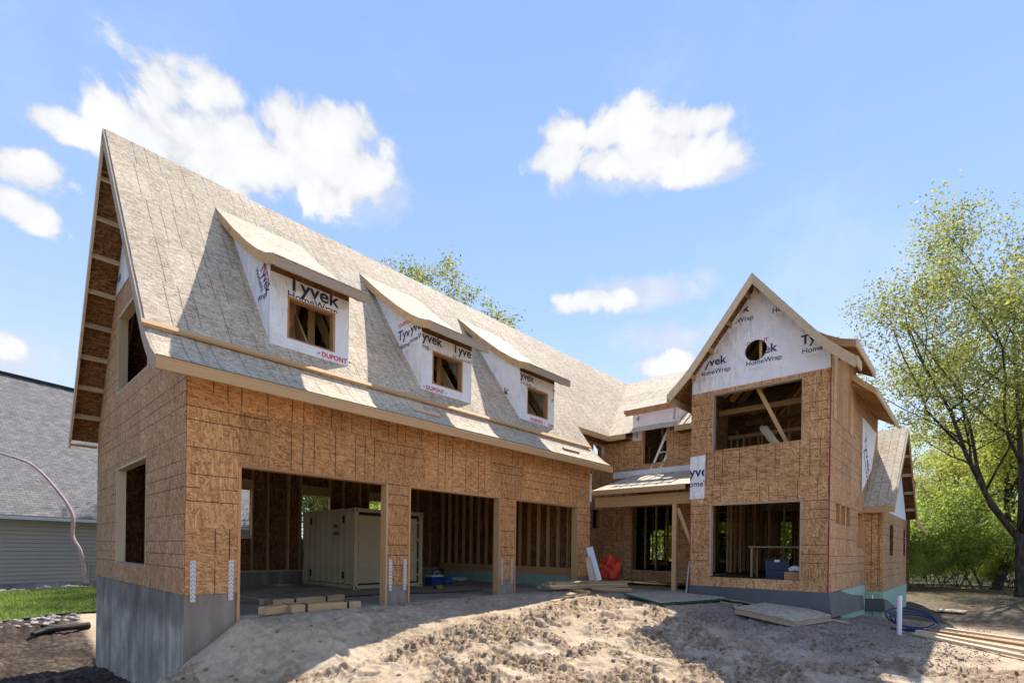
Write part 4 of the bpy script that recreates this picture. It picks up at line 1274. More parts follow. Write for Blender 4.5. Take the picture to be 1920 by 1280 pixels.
tag(put(bpy.data.objects.new('grass', tri_mesh('grass', B, GRASS))), 'short bright green grass growing on the lawn strip', 'grass', kind='stuff')
STONE = plain('river_stone', (.34, .30, .28), .85, vary=.35, scale=.9)
stone_me = []
for i in range(6):
    V, F = rock_proto(100 + i, 2)
    m_ = bpy.data.meshes.new('stone'); m_.from_pydata([tuple(v) for v in V], [], F); m_.materials.append(STONE)
    m_.polygons.foreach_set('use_smooth', [True] * len(F)); stone_me.append(m_)
def stone_row(name, label, f0, f1, n, smin, smax, x0, x1):
    e = empty(name, (0.0, f0(0.0), gz(0, f0(0.0))), label, 'stones')
    for i in range(n):
        x = random.uniform(x0, x1); y = random.uniform(f0(x), f1(x)); s = random.uniform(smin, smax)
        o = bpy.data.objects.new('stone', stone_me[random.randrange(6)])
        o.location = (x, y, gz(x, y) + s * .35); o.rotation_euler = (0, 0, random.uniform(0, 6.28)); o.scale = (s * random.uniform(.9, 1.4), s, s * random.uniform(.6, .9))
        put(o, e)
stone_row('stone_border', 'border of rounded stones along the foot of the grey siding wall', lambda x: 26.0 + .296 * x, lambda x: 26.9 + .296 * x, 230, .07, .17, -9, 3.5)
stone_row('stone_edging', 'low band of pale stones along the near edge of the lawn', lambda x: 18.7 + .28 * x, lambda x: 19.8 + .28 * x, 280, .04, .09, -7, 2.5)
# neighbouring house
ED = Vector((.959, .284, 0)).normalized(); EN = Vector((ED.y, -ED.x, 0))
N0 = Vector((2.66, 28.1, 0))
nh_ = empty('neighbour_house', (N0.x, N0.y, -2.35), 'grey sided neighbouring house with a steep shingled roof behind the lawn', 'house')
def shingles():
    m, t, b = new_mat('grey_shingles', .9, .15)
    uv = t.nodes.new('ShaderNodeUVMap').outputs[0]
    br = t.nodes.new('ShaderNodeTexBrick')
    br.inputs['Scale'].default_value = 1.0; br.inputs['Brick Width'].default_value = .26; br.inputs['Row Height'].default_value = .125
    br.inputs['Mortar Size'].default_value = .012; br.inputs['Color1'].default_value = (.135, .128, .125, 1); br.inputs['Color2'].default_value = (.25, .238, .23, 1)
    br.inputs['Mortar'].default_value = (.06, .06, .065, 1)
    t.links.new(uv, br.inputs['Vector'])
    n = noise(t, uv, 3.0, 4)
    col = mixc(t, .35, br.outputs['Color'], ramp(t, n, [(.3, (.13, .125, .135)), (.7, (.32, .31, .31))]))
    t.links.new(col, b.inputs['Base Color'])
    bump(t, b, br.outputs['Fac'], -.5, .02)
    return m
SHIN = shingles()
EZ, RZN, RUN = 1.05, 7.75, 5.6
NF_ = Frame(N0 + Vector((0, 0, EZ)) + EN * .45, ED, Vector((-EN.x, -EN.y, 0)) * RUN + Vector((0, 0, RZN - EZ)))
Ls = math.hypot(RUN, RZN - EZ)
sheet('roof', NF_, [(-26, 0), (10, 0), (10, Ls), (-26, Ls)], SHIN, nh_, t=.05)
beam('ridge_cap', NF_.P(-26, Ls, .06), NF_.P(10, Ls, .06), .3, .08, plain('ridge_cap', (.06, .06, .065), .9), nh_)
TRIM = plain('white_trim', (.62, .62, .60), .6)
beam('gutter', NF_.P(-26, -.03, -.05), NF_.P(10, -.03, -.05), .12, .13, TRIM, nh_)
SID = plain('grey_siding', (.35, .335, .29), .7, vary=.05, scale=1.0)
sd_me = {}
WFm = Frame(N0, ED, (0, 0, 1))
for k in range(16):
    z0 = -1.58 + k * .16
    beam('siding_board', WFm.P(-25, z0 + .085, .02), WFm.P(9, z0 + .085, .02), .024, .176, SID, nh_, (-EN.x * .2, -EN.y * .2, 1))
beam('foundation', WFm.P(-25, -1.75, -.03), WFm.P(9, -1.75, -.03), .1, .32, CONC, nh_)
sheet('wall', Frame(N0 - EN * .03, ED, (0, 0, 1)), [(-25, -1.9), (9, -1.9), (9, .98), (-25, .98)], SID, nh_, t=.02)
beam('vent_pipe', WFm.P(1.2, -1.7, .1), WFm.P(1.2, -.8, .1), .06, .06, plain('grey_pipe', (.3, .3, .3), .5), nh_)
# small gabled window bay on its roof
mk('roof_bay', [NF_.P(4.4, 1.0, .03), NF_.P(6.2, 1.0, .03), NF_.P(4.4, 1.0, 0) + EN * 1.4 + Vector((0, 0, .15)), NF_.P(6.2, 1.0, 0) + EN * 1.4 + Vector((0, 0, .15)), NF_.P(5.3, 2.8, .04), NF_.P(5.3, 1.6, 0) + EN * 1.5 + Vector((0, 0, .65))],
   [(0, 2, 5, 4), (1, 4, 5, 3), (2, 3, 5)], SHIN, nh_, uvs=[(0, 0), (1, 0), (0, 1), (1, 1), (.5, 2), (.5, 2)])
# bent bare sapling
def tube(V, F, pts, r, k=7):
    b0 = len(V)
    for i, p in enumerate(pts):
        d = (pts[min(i + 1, len(pts) - 1)] - pts[max(i - 1, 0)]).normalized()
        u = d.cross(Vector((.3, .2, 1))); u = u.normalized() if u.length > .01 else Vector((1, 0, 0)); w = d.cross(u)
        rr = r[i] if isinstance(r, (list, tuple)) else r
        for q in range(k):
            a = 6.2832 * q / k
            V.append(p + (u * math.cos(a) + w * math.sin(a)) * rr)
    for i in range(len(pts) - 1):
        for q in range(k):
            F.append((b0 + i * k + q, b0 + i * k + (q + 1) % k, b0 + (i + 1) * k + (q + 1) % k, b0 + (i + 1) * k + q))
    F.append(tuple(b0 + q for q in reversed(range(k)))); F.append(tuple(b0 + (len(pts) - 1) * k + q for q in range(k)))
def catmull(P, n=6):
    P = [Vector(p) for p in P]
    out = []
    for i in range(len(P) - 1):
        a, b, c, d = P[max(i - 1, 0)], P[i], P[i + 1], P[min(i + 2, len(P) - 1)]
        for k in range(n):
            t = k / n
            out.append(.5 * ((2 * b) + (c - a) * t + (2 * a - 5 * b + 4 * c - d) * t * t + (3 * b - a - 3 * c + d) * t ** 3))
    return out + [P[-1]]
def pipe(name, P, r, mat, parent=None, n=6, k=7):
    V, F = [], []
    pts = catmull(P, n)
    rr = [np.interp(i / (len(pts) - 1), np.linspace(0, 1, len(r)), r) for i in range(len(pts))] if isinstance(r, (list, tuple)) else r
    tube(V, F, pts, rr, k)
    return mk(name, V, F, mat, parent, smooth=True)
SAP = plain('pinkish_bark', (.42, .31, .29), .8, vary=.15, scale=8.0)
sp = [px(x, y - 22, d=19.5) for x, y in ((162, 1092), (157, 1058), (150, 1028), (136, 1002), (135, 962), (110, 920), (66, 872), (30, 853), (-20, 838))]
so = pipe('bent_sapling', sp, [.075, .07, .065, .065, .06, .055, .05, .045, .04], SAP)
tag(so, 'bare pinkish sapling bent over in front of the grey roof', 'sapling')
for a, b in (((135, 985), (128, 1012)), ((134, 965), (144, 958)), ((66, 872), (74, 880))):
    pipe('twig', [px(*a, d=19.5), px((a[0] + b[0]) / 2 + 2, (a[1] + b[1]) / 2, d=19.45), px(*b, d=19.4)], [.025, .02, .01], SAP, so, 3, 5)
BLK = plain('black_fabric', (.018, .018, .02), .6, bmp=.4)
BLUEP = plain('blue_pipe', (.010, .022, .10), .4)
sf = pipe('silt_sock', [on_ground(62, 1166, .06), on_ground(90, 1160, .08), on_ground(130, 1158, .1), on_ground(170, 1154, .1)], [.05, .10, .07, .10], BLK)
tag(sf, 'black silt sock lying on dark soil left of the concrete wall', 'silt sock')

# ---------------------------------------------------------------- things about the site
def stack(name, label, cat, loc):
    return empty(name, loc, label, cat)
# strapped beams in front of the first bay
def bundle(name, label, a, b, w, h, nb, lift=0.0, straps=(.2, .8)):
    A, Bp = on_ground(*a), on_ground(*b)
    A.z = Bp.z = max(A.z, Bp.z) + lift
    e = stack(name, label, 'lumber', (A + Bp) / 2)
    ax = (Bp - A).normalized(); sd_ = Vector((-ax.y, ax.x, 0))
    for i in range(nb):
        o = sd_ * ((i - (nb - 1) / 2) * w)
        beam('timber', A + o + Vector((0, 0, h / 2)), Bp + o + Vector((0, 0, h / 2)), w - .004, h, WOODP if i % 2 else WOOD, e)
    for f in straps:
        c = A.lerp(Bp, f)
        beam('strap', c - ax * .02 + Vector((0, 0, h / 2)), c + ax * .02 + Vector((0, 0, h / 2)), w * nb + .008, h + .012, BLK, e)
bundle('beam_bundle', 'pale strapped beam nearest the camera before the first garage bay', (545, 1136), (674, 1130), .10, .13, 2)
bundle('beam_bundle', 'short strapped beam end left of the pale beams before the first bay', (494, 1141), (560, 1131), .10, .13, 2, straps=(.68,))
bundle('beam_bundle', 'strapped beam lying behind the two nearer beams at the first bay', (508, 1122), (642, 1114), .10, .12, 2, straps=(.28, .72))
bundle('beam_bundle', 'unstrapped timber lying just inside the left jamb of the first bay', (497, 1119), (449, 1110), .10, .11, 2, straps=())
# shipping container inside the garage
CB = plain('tan_container_paint', (.52, .42, .26), .6, vary=.12, scale=1.5)
CRUST = plain('rusty_paint', (.16, .10, .06), .8)
cx0, cx1, cy0, cy1, cz0, cz1 = 7.16, 9.42, 12.3, 15.3, -1.12, 1.08
ct = empty('shipping_container', ((cx0 + cx1) / 2, (cy0 + cy1) / 2, cz0), 'tan steel shipping container standing inside the garage', 'container')
# corrugated side
prof, yv, k = [], cy0 + .1, 0
while yv < cy1 - .1:
    prof += [(yv, 0.0), (yv + .14, 0.0), (yv + .18, .06), (yv + .30, .06)]; yv += .34
V, F = [], []
for (yy, dp) in prof:
    yy = min(yy, cy1 - .1)
    V += [(cx0 + .02 + dp, yy, cz0 + .14), (cx0 + .02 + dp, yy, cz1 - .1)]
F = [(2 * i, 2 * i + 1, 2 * i + 3, 2 * i + 2) for i in range(len(prof) - 1)]
mk('side_panel', V, F, CB, ct)
box('roof_panel', cx0 + .03, cx1 - .03, cy0 + .03, cy1 - .03, cz1 - .06, cz1 - .03, CB, ct)
box('far_side', cx1 - .04, cx1 - .02, cy0 + .05, cy1 - .05, cz0 + .1, cz1 - .07, CB, ct)
for x_ in (cx0, cx1 - .12):
    for y_ in (cy0, cy1 - .12):
        box('corner_post', x_, x_ + .12, y_, y_ + .12, cz0 + .12, cz1 - .12, CB, ct)
        for z_ in (cz0, cz1 - .118):
            c_ = box('corner_casting', x_ - .008, x_ + .128, y_ - .008, y_ + .128, z_, z_ + .118, CB, ct)
            box('slot', x_ - .010, x_ - .007, y_ + .04, y_ + .085, z_ + .03, z_ + .085, BLACKP, c_)
            box('slot', x_ + .04, x_ + .085, y_ - .010, y_ - .007, z_ + .03, z_ + .085, BLACKP, c_)
for z_ in (cz0 + .02, cz1 - .1):
    box('rail', cx0 + .004, cx0 + .07, cy0 + .13, cy1 - .13, z_, z_ + .1, CB, ct)
    box('rail', cx0 + .13, cx1 - .13, cy0 + .004, cy0 + .07, z_, z_ + .1, CB, ct)
box('door_gap', cx0 + .125, cx1 - .125, cy0 + .05, cy0 + .06, cz0 + .12, cz1 - .1, BLACKP, ct)
for q, (a, b) in enumerate(((cx0 + .14, (cx0 + cx1) / 2 - .01), ((cx0 + cx1) / 2 + .01, cx1 - .2))):
    dr = box('door', a, b, cy0 + .012, cy0 + .045, cz0 + .17, cz1 - .19, CB, ct)
    for z_ in (-.45, .05, .5):
        box('rib', a + .05, b - .05, cy0 + .004, cy0 + .012, z_ - .05, z_ + .03, CB, dr)
    if q == 0:
        box('handle', b - .08, b - .05, cy0 - .02, cy0 + .004, -.35, -.18, BLACKP, dr)
for z_ in (-.78, -.35, .25, .75):
    box('hinge', cx0 + .02, cx0 + .2, cy0 - .012, cy0 + .012, z_, z_ + .07, CB, ct)
    box('hinge', cx1 - .24, cx1 - .01, cy0 - .012, cy0 + .012, z_, z_ + .06, CB, ct)
for yy in (12.85, 14.75):
    for zz in (.78, -.75):
        box('lashing_slot', cx0 + .005, cx0 + .019, yy, yy + .09, zz - .1, zz + .1, BLACKP, ct)
CFm = Frame((cx0, 0, 0), (0, -1, 0), (0, 0, 1))
lettering(ct, CFm, "EMU", -13.45, .56, .15, BLACKP, 0, [], .002, .02)
lettering(ct, CFm, "68081 1", -13.45, .36, .15, BLACKP, 0, [], .002, .02)
DFm = Frame((0, cy0 + .01, 0), (1, 0, 0), (0, 0, 1))
lettering(ct, DFm, "081 1", 8.8, .52, .13, BLACKP, 0, [], .004, .02)
for z_, s_ in ((.08, "--"), (-.08, "--"), (-.5, "--")):
    lettering(ct, DFm, s_, 9.0, z_, .12, BLACKP, 0, [], .004, .01)
# cooler and the litter beside it, inside the second bay
def fpt(x, y):
    return px(x, y, z=-1.12)
p = fpt(815, 1092)
ck = empty('cooler', p, 'blue cooler with a white lid inside the second garage bay', 'cooler')
BLUE = plain('blue_plastic', (.012, .05, .20), .4)
WHT = plain('white_plastic', (.6, .62, .64), .45)
box('tub', p.x - .22, p.x + .22, p.y - .16, p.y + .16, p.z, p.z + .27, BLUE, ck)
box('lid', p.x - .225, p.x + .225, p.y - .165, p.y + .165, p.z + .271, p.z + .32, WHT, ck)
pipe('handle', [(p.x + .02, p.y, p.z + .32), (p.x + .02, p.y, p.z + .41), (p.x + .18, p.y, p.z + .41), (p.x + .18, p.y, p.z + .32)], .012, WHT, ck, 5, 6)
p = fpt(840, 1090)
bag = bmesh.new()
def blob_obj(name, c, r, mat, label, cat, seed, lumps=.3):
    bm = bmesh.new(); bmesh.ops.create_icosphere(bm, subdivisions=4, radius=1)
    for v in bm.verts:
        n = v.co.normalized()
        k = 1 + lumps * (float(vnoise(np.array(n.x * 2.1 + seed), np.array(n.y * 2.1 + n.z * 1.7), seed)) + .5 * float(vnoise(np.array(n.x * 5 + n.z * 4), np.array(n.y * 5 - n.z * 3), seed + 1)))
        v.co = Vector((n.x * r[0], n.y * r[1], max(n.z, -.72) * r[2])) * k
        v.co.z = max(v.co.z, -r[2] * .75)
    me_ = bpy.data.meshes.new(name); bm.to_mesh(me_); bm.free()
    me_.materials.append(mat); me_.polygons.foreach_set('use_smooth', [True] * len(me_.polygons))
    o = put(bpy.data.objects.new(name, me_)); o.location = Vector(c) + Vector((0, 0, r[2] * .74))
    return tag(o, label, cat)
blob_obj('plastic_bag', p, (.2, .15, .12), plain('blue_film', (.03, .13, .38), .35), 'crumpled bright blue bag right of the cooler', 'bag', 3)
p = fpt(862, 1086)
blob_obj('plastic_sheet', p, (.42, .12, .09), plain('clear_film', (.45, .46, .48), .35), 'rolled clear plastic sheet beyond the blue bag', 'sheet', 5)
hz = pipe('black_hose', [fpt(560, 1108), fpt(650, 1109), fpt(740, 1106), fpt(830, 1107), fpt(905, 1104)], .02, BLK, None, 5, 6)
tag(hz, 'thin black hose lying along the sand at the garage threshold', 'hose')
p = fpt(824, 1098)
lv = empty('yellow_tool', p, 'small yellow green power tool on the sand before the cooler', 'tool')
YEL = plain('lime_plastic', (.30, .34, .04), .5)
box('body', p.x - .1, p.x + .1, p.y - .05, p.y + .05, p.z, p.z + .09, YEL, lv)
box('battery', p.x - .17, p.x - .101, p.y - .045, p.y + .045, p.z, p.z + .07, BLACKP, lv)
# shovel and brushes against the back wall of the first bay
q = px(523, 1076, z=-1.12)
shv = empty('shovel', q, 'dark long handled shovel against the back wall of the first bay', 'shovel')
STEEL = plain('pale_steel', (.45, .5, .48), .4, .4)
beam('handle', (q.x, q.y, q.z + .3), (q.x + .05, q.y + .5, q.z + 1.25), .035, .035, BLACKP, shv)
mk('blade', [(q.x - .16, q.y - .05, q.z + .01), (q.x + .16, q.y - .05, q.z + .01), (q.x + .15, q.y + .05, q.z + .32), (q.x, q.y + .09, q.z + .4), (q.x - .15, q.y + .05, q.z + .32),
             (q.x, q.y + .03, q.z + .01), (q.x, q.y + .1, q.z + .33)], [(0, 5, 6, 4), (5, 1, 2, 6), (4, 6, 3), (6, 2, 3)], STEEL, shv)
# lumber pile before the third bay
A, Bp = on_ground(1022, 1112), on_ground(1165, 1104)
A.z = Bp.z = max(A.z, Bp.z) + .07
lp = empty('lumber_pile', (A + Bp) / 2, 'pile of long boards lying before the third garage bay', 'lumber')
ax = (Bp - A).normalized(); sd_ = Vector((-ax.y, ax.x, 0))
for r_ in range(3):
    for i in range(4):
        o = sd_ * ((i - 1.5) * .15 + random.uniform(-.01, .01)) + ax * random.uniform(-.15, .15) + Vector((0, 0, .05 + r_ * .06))
        beam('board', A + o, Bp + o, .14, .05, (WOODP, WOOD, WOODG)[random.randrange(3)], lp)
def loose(label, a, b, w, h, mat, lift=.07, cat='board', name='loose_board'):
    A, Bp = on_ground(*a, lift + h / 2), on_ground(*b, lift + h / 2)
    o = beam(name, A, Bp, w, h, mat)
    return tag(o, label, cat)
loose('loose board crossing in front of the long lumber pile', (1030, 1106), (1105, 1117), .10, .07, WOOD)
loose('board end sticking out right of the lumber pile', (1110, 1110), (1185, 1113), .12, .09, WOOD)
loose('larger of two pale scrap boards lying in the sun', (1054, 1127), (1098, 1122), .16, .04, WOODP, .05)
loose('smaller scrap board under the pale one lying in the sun', (1037, 1133), (1062, 1124), .14, .035, WOOD, .02)
# porch things
RT = plain('red_tarp', (.50, .042, .02), .45, vary=.35, scale=5.0, bmp=.6)
blob_obj('tarp_heap', px(1144, 1089, d=15.0), (.32, .28, .36), RT, 'crumpled red tarp heap in the porch corner', 'tarp', 9, .6)
wb = empty('trim_boards', px(1118, 1092, d=13.4), 'white trim boards leaning at the end of the garage wall', 'boards')
GREYB = plain('white_board', (.50, .53, .60), .6, vary=.05)
for i, (a, b, d0) in enumerate((((1123, 1093), (1105, 1030), 13.6), ((1115, 1093), (1103, 1048), 13.5), ((1110, 1092), (1102, 1052), 13.4))):
    beam('board', px(*a, d=d0), px(*b, d=d0 + .25), .18 if i == 0 else .12, .03, GREYB if i == 0 else WOODG, wb, (FWD.x, FWD.y, 0))
fb = beam('foam_sheet', (13.2, TY1 + .12, -1.1), (13.2, TY1 + .04, -.22), .30, .03, plain('pale_foam', (.55, .56, .62), .7), None, (0, 1, 0))
tag(fb, 'pale foam sheet leaning on the tower beside the porch post', 'sheet')
rk = empty('steel_rack', (16.0, 7.5, -.62), 'black metal rack standing inside the porch doorway', 'rack')
for k, yy in enumerate((7.3, 7.65, 7.95)):
    beam('rail', (15.9, yy, -.60), (16.25, yy + .28, .62), .03, .03, BLACKP, rk)
for z_ in (-.3, .1, .55):
    beam('rung', (15.95 + z_ * .25 + .1, 7.35 + z_ * .2, z_), (15.95 + z_ * .25 + .1, 8.15 + z_ * .2, z_), .025, .025, BLACKP, rk)
ALU = plain('aluminium', (.60, .60, .58), .4, .3)
ld = empty('ladder', (15.7, 7.9, 2.4), 'pale ladder leaning in the upper opening over the porch', 'ladder')
for yy in (7.55, 7.20):
    beam('stile', (15.5, yy + .62, 2.45), (15.75, yy, 4.12), .03, .07, ALU, ld)
for f in (.25, .5, .75):
    beam('rung', (15.5 + .25 * f, 8.17 - .62 * f, 2.45 + 1.67 * f), (15.5 + .25 * f, 7.82 - .62 * f, 2.45 + 1.67 * f), .03, .03, ALU, ld)
# sheets lying before the tower
GRN = plain('green_edge', (.02, .16, .115), .5)
def sheets(name, label, corners, n, t, mats, edge=None, jitter=.05):
    P = [on_ground(*c) for c in corners]
    z = sum(p.z for p in P) / 4 + .13
    e = empty(name, sum(P, Vector()) / 4, label, 'panels')
    for i in range(n):
        dx, dy = random.uniform(-jitter, jitter), random.uniform(-jitter, jitter)
        zz = [p.z + .075 + i * t for p in P]
        V = [Vector((p.x + dx, p.y + dy, h)) for p, h in zip(P, zz)] + [Vector((p.x + dx, p.y + dy, h + t * .94)) for p, h in zip(P, zz)]
        uv = [(q.x, q.y) for q in V]
        mk('panel', V, [(3, 2, 1, 0), (4, 5, 6, 7), (0, 1, 5, 4), (1, 2, 6, 5), (2, 3, 7, 6), (3, 0, 4, 7)], mats[i % len(mats)] if i == n - 1 or edge is None else edge, e, uv)
OSB_L = osb('osb_lying', [(0, (.22, .16, .11)), (.4, (.38, .30, .21)), (1, (.54, .46, .35))], 0, .08)
sheets('green_edged_sheets', 'green edged sheets lying before the porch', ((1172, 1121), (1240, 1139), (1362, 1130), (1290, 1113)), 3, .022, [OSB_L], GRN)
sheets('board_stack', 'thick stack of square cut strand board lying on the gravel before the tower', ((1380, 1156), (1490, 1182), (1560, 1170), (1462, 1139)), 6, .022, [OSB_L], WOODG, .012)
sheets('scrap_panels', 'strand board offcuts between the green edged sheets and the tower', ((1385, 1132), (1450, 1146), (1512, 1138), (1402, 1120)), 2, .016, [OSB_T, OSB_L], None, .12)
sheets('scrap_panels', 'strand board offcuts lying under the grey membrane at the tower foot', ((1350, 1128), (1385, 1134), (1410, 1127), (1375, 1121)), 2, .016, [OSB_T, OSB_L], None, .08)
loose('long narrow strip lying across the offcuts before the tower', (1352, 1133), (1408, 1142), .05, .02, WOODG, .06)
loose('strip lying on the offcuts and crossing the other strip', (1378, 1143), (1414, 1127), .08, .02, WOODG, .07)
loose('narrow board lying right of the thick board stack', (1520, 1160), (1592, 1172), .10, .03, WOODG, .05)
loose('weathered plank behind the thick board stack by the membrane', (1500, 1146), (1580, 1158), .12, .03, WOOD, .05)
# right side: vent pipe, blue coil, long boards
PVC = plain('white_pvc', (.66, .66, .68), .4, vary=.05)
b_ = on_ground(1688, 1190)
pv = pipe('vent_pipe', [b_ - Vector((0, 0, .3)), b_ + Vector((0, 0, .3)), b_ + Vector((0, .0, .80))], .043, PVC, None, 5, 12)
tag(pv, 'white plastic pipe standing upright at the tower foundation', 'pipe')
c_ = on_ground(1722, 1184)
coil = empty('hose_coil', c_, 'blue pipe coil lying on dark soil right of the white pipe', 'hose')
for k in range(3):
    R0 = .45 + .04 * k
    pipe('loop', [c_ + RGT * (R0 * math.cos(a)) + FWD * (.25 * math.sin(a) + .1 * k) + Vector((0, 0, .06 + .02 * k + (.30 + .04 * k) * (math.sin(a) + 1) / 2)) for a in np.linspace(-.4, 5.6, 14)], .018, BLUEP, coil, 4, 6)
for k in range(2):
    pipe('tail', [c_ - RGT * .5 + FWD * .1 * k + Vector((0, 0, .05)), c_ + FWD * .1 * k + Vector((0, 0, .03)), c_ + RGT * .5 + Vector((0, 0, .05))], .026, BLUEP, coil, 4, 6)
for i, (a, b, m, lab) in enumerate((((1718, 1193), (1990, 1252), WOODP, 'nearest of the long boards lying at the right edge'), ((1722, 1189), (1990, 1240), WOODP, 'middle of the long boards lying at the right edge'),
                                    ((1734, 1186), (1990, 1228), WOODO, 'orange board lying behind the pale boards at the right edge'), ((1775, 1186), (1990, 1218), WOODP, 'farthest of the long boards lying at the right edge'))):
    loose(lab, a, b, .15, .05, m, .04 + .01 * i)
loose('flat pale panel lying on the soil by the edge of the wood', (1762, 1146), (1812, 1150), .9, .03, OSB_L and WOODP, .05, 'plywood', 'plywood_sheet')
# tool chest and saw seen in the tower's lower window
tb = empty('tool_chest', (13.9, 3.6, -.62), 'dark blue tool chest inside the lower tower window', 'tool chest')
NAVY = plain('navy_plastic', (.025, .04, .075), .45)
box('lower_box', 13.6, 13.95, 3.42, 3.92, -.62, -.40, NAVY, tb)
box('upper_box', 13.62, 13.93, 3.40, 3.94, -.395, -.16, NAVY, tb)
box('lid', 13.6, 13.95, 3.38, 3.96, -.158, -.11, BLACKP, tb)
box('latch', 13.585, 13.6, 3.6, 3.72, -.2, -.14, WHT, tb)
tb2 = empty('work_table', (14.6, 3.4, -.62), 'work table standing behind the tool chest in the tower', 'table')
box('top', 14.4, 15.0, 2.7, 4.6, .16, .20, WOODG, tb2)
for yy in (2.75, 4.5):
    for xx in (14.45, 14.9):
        box('leg', xx, xx + .05, yy, yy + .05, -.62, .159, WOOD, tb2)
sw = empty('circular_saw', (13.35, 3.15, -.45), 'small white power saw on a box in the lower tower window', 'saw')
box('crate', 13.2, 13.55, 3.02, 3.4, -.62, -.42, WOODO, sw)
pipe('saw_body', [(13.3, 3.08, -.36), (13.32, 3.2, -.33), (13.34, 3.32, -.37)], [.05, .07, .05], WHT, sw, 4, 8)
# ---------------------------------------------------------------- trees and shrubs
def bark(name, c):
    m, t, b = new_mat(name, .9, .15)
    g = t.nodes.new('ShaderNodeNewGeometry')
    n = noise(t, mapping(t, g.outputs['Position'], scale=(1, 1, .25)), 9.0, 5, .6)
    t.links.new(ramp(t, n, [(.35, tuple(k * .5 for k in c)), (.65, tuple(k * 1.4 for k in c))]), b.inputs['Base Color'])
    bump(t, b, n, .6, .03)
    return m
BARK = bark('dark_bark', (.075, .062, .052))
LEAF_O = leaf_mat('spring_leaf_olive', (.21, .23, .045), (.45, .45, .12), .58)
LEAF_Y = leaf_mat('spring_leaf_yellow', (.30, .33, .05), (.56, .56, .12), .62)
LEAF_G = leaf_mat('shrub_leaf_green', (.24, .33, .05), (.50, .60, .14), .62)
def grow_tree(seed, H, first=.32, leaders=4, spread=.55, kids=(6, 5, 4), leaves=26, leaf=.10, lean=(0, 0), r0=None, clump=.28, droop=0.0, stems=1):
    R = random.Random(seed)
    V, F, tips = [], [], []
    def wander(d, s):
        return (d + Vector((R.gauss(0, s), R.gauss(0, s), R.gauss(0, s * .7)))).normalized()
    def branch(p, d, L, r, lev):
        n = 5 if lev < 2 else 3
        pts, rs = [p.copy()], [r]
        for i in range(n):
            d = wander(d, .10 + .05 * lev)
            d = (d + Vector((0, 0, .06 - droop * lev * .05))).normalized()
            p = p + d * (L / n)
            pts.append(p.copy()); rs.append(max(r * (1 - .72 * (i + 1) / n), .006))
        tube(V, F, pts, rs, 8 if lev == 0 else 6 if lev == 1 else 4 if lev == 2 else 3)
        if lev >= 3:
            for q in pts[1:]:
                tips.append(q)
            return
        for k in range(kids[lev]):
            f = (k + .6 + R.uniform(-.3, .3)) / kids[lev]
            f = .22 + .78 * min(max(f, 0), 1)
            i = min(int(f * n), n - 1); q = pts[i].lerp(pts[i + 1], f * n - i)
            side = Vector((R.gauss(0, 1), R.gauss(0, 1), R.gauss(.15, .35))).normalized()
            nd = (d * (1.05 - spread * .5) + side * (spread + .25)).normalized()
            branch(q, nd, L * R.uniform(.42, .66) * (1.08 - .35 * f), r * (1 - .7 * f) * .62, lev + 1)
        if lev == 2:
            tips.append(pts[-1])
    r0 = r0 or H * .017
    for s in range(stems):
        d = Vector((lean[0], lean[1], 1)).normalized()
        if stems > 1:
            d = (d + Vector((R.gauss(0, .3), R.gauss(0, .3), 0))).normalized()
        p = Vector((R.uniform(-.3, .3) * (stems > 1), R.uniform(-.3, .3) * (stems > 1), -.3)); pts, rs = [p.copy()], [r0 * 1.25]
        n = 5
        for i in range(n):
            d = wander(d, .05); p = p + d * (H * first / n); pts.append(p.copy()); rs.append(r0 * (1 - .06 * i))
        tube(V, F, pts, rs, 9)
        for k in range(leaders):
            a = 6.283 * k / leaders + R.uniform(-.5, .5)
            nd = (d + Vector((math.cos(a), math.sin(a), 0)) * spread * R.uniform(.35, 1.1)).normalized()
            branch(p - d * R.uniform(0, H * first * .25), nd, H * (1 - first) * R.uniform(.78, 1.02), r0 * R.uniform(.5, .72), 0)
    T = np.array([t[:] for t in tips])
    g = np.random.default_rng(seed)
    m = len(T) * leaves
    C = np.repeat(T, leaves, 0) + g.normal(0, clump, (m, 3)) * np.array([1, 1, .8])
    u = g.normal(size=(m, 3)); u /= np.linalg.norm(u, axis=1)[:, None]
    w = np.cross(u, g.normal(size=(m, 3))); w /= np.linalg.norm(w, axis=1)[:, None]
    s = (leaf * g.uniform(.6, 1.25, m))[:, None]
    Q = np.stack([C - u * s, C + w * s * .55, C + u * s, C - w * s * .55], 1)
    return V, F, Q
def tree_protos(name, mat, *args, **kw):
    V, F, Q = grow_tree(*args, **kw)
    tm = bpy.data.meshes.new('trunk'); tm.from_pydata([tuple(v) for v in V], [], F); tm.materials.append(BARK)
    tm.polygons.foreach_set('use_smooth', [True] * len(tm.polygons))
    cm = tri_mesh('crown', Q, mat)
    return tm, cm
def place(name, protos_, loc, rz, s, label, cat, group=None):
    e = empty(name, loc, label, cat, group)
    e.rotation_euler = (0, 0, rz); e.scale = (s, s, s)
    for nm, m_ in zip(('trunk', 'crown'), protos_):
        o = bpy.data.objects.new(nm, m_); COL.objects.link(o); o.parent = e
    return e
def at_depth(x, d):
    p = FWD * d + RGT * ((x - 960) / 955 * d)
    return Vector((p.x, p.y, gz(p.x, p.y)))
TA = tree_protos('a', LEAF_O, 11, 17.0, .20, 5, .74, (7, 5, 4), leaves=24, leaf=.08, clump=.40, r0=.22)
TB = tree_protos('b', LEAF_Y, 23, 12.0, .30, 4, .75, (6, 5, 4), leaves=17, leaf=.08, clump=.32, lean=(-.22, .12), r0=.22, droop=.6)
TCm = tree_protos('c', LEAF_O, 37, 19.0, .34, 5, .36, (6, 4, 4), leaves=20, leaf=.11, clump=.38, r0=.26)
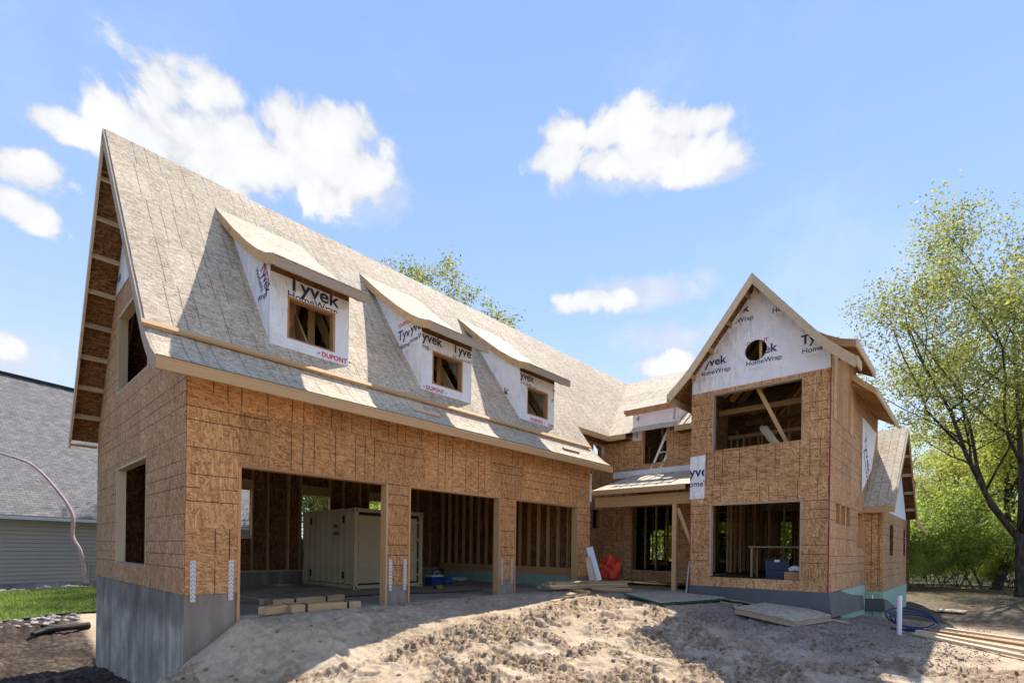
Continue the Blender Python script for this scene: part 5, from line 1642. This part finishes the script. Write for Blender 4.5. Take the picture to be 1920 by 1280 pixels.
TD = tree_protos('d', LEAF_Y, 41, 13.0, .28, 4, .6, (6, 5, 3), leaves=8, leaf=.10, clump=.38, r0=.18)
SH = tree_protos('s', LEAF_G, 53, 3.6, .12, 3, .6, (5, 4, 3), leaves=5, leaf=.07, clump=.26, r0=.03, stems=4)
S2 = tree_protos('s2', LEAF_G, 67, 5.2, .2, 3, .55, (5, 4, 3), leaves=6, leaf=.075, clump=.32, r0=.045, stems=3)
place('tall_tree', TA, at_depth(1915, 22), 3.4, .92, 'tall sparse tree reaching over the right edge, topmost against the sky', 'tree')
place('leaning_tree', TB, at_depth(1866, 27), 2.2, 1.0, 'dark forked tree leaning left at the edge of the wood', 'tree')
behind = [(690, 33, TCm, .3, .82, 'left one of the treetops showing above the garage ridge'), (765, 36, TCm, 2.4, .92, 'middle one of the treetops showing above the garage ridge'),
          (835, 35, TCm, 4.4, .84, 'lowest right one of the treetops showing above the garage ridge')]
for x, d, pr_, rz, s, lab in behind:
    place('tall_tree', pr_, at_depth(x, d), rz, s, lab, 'tree', 'treetops above the garage ridge')
woods = [(1735, 40, TD, .4, .8), (1790, 46, TB, 1.0, 1.0), (1860, 44, TD, 2.0, 1.0), (1930, 40, TB, .2, .9), (1700, 48, TD, 5.0, .75), (1985, 34, TD, 1.7, .8),
         (1440, 48, TD, .8, .62), (1330, 50, TB, 2.5, .6), (1540, 50, TD, 4.0, .6), (2060, 34, TD, 2.2, 1.0)]
for i, (x, d, pr_, rz, s) in enumerate(woods):
    place('wood_tree', pr_, at_depth(x, d), rz, s, 'leafy tree standing deep in the wood behind the house', 'tree', 'trees of the wood behind the house')
for i, (x, y) in enumerate(((14.5, 28), (17, 31), (19.5, 27), (16, 24.5), (22, 30), (13.6, 24))):
    place('wood_tree', (TD, TB)[i % 2], (x, y, gz(x, y)), i * 1.3, .62, 'leafy tree seen through the garage rear windows', 'tree', 'trees behind the garage windows')
r = random.Random(5)
k = 0
for row, d0 in enumerate((27.5, 30.5)):
    for x in np.arange(1672, 2040, 33):
        d = d0 + r.uniform(-1.2, 1.2)
        place('shrub', (SH, S2)[(k + row) % 2], at_depth(x + r.uniform(-10, 10), d), r.uniform(0, 6.28), r.choice((.35, .5, .6, .8, 1.0)), 'bright green shrub in the thicket along the edge of the wood', 'shrub', 'shrubs of the thicket')
        k += 1
for i in range(26):
    x, y = r.uniform(27.5, 34), r.uniform(3, 22)
    place('shrub', (SH, S2)[i % 2], (x, y, gz(x, y)), r.uniform(0, 6.28), r.uniform(.8, 1.2), 'green shrub seen through the framing behind the house', 'shrub', 'shrubs behind the house')
for i in range(16):
    x, y = r.uniform(12.5, 24), r.uniform(21, 26)
    place('shrub', (SH, S2)[i % 2], (x, y, gz(x, y)), r.uniform(0, 6.28), r.uniform(.7, 1.0), 'green shrub behind the garage rear windows', 'shrub', 'shrubs behind the garage')
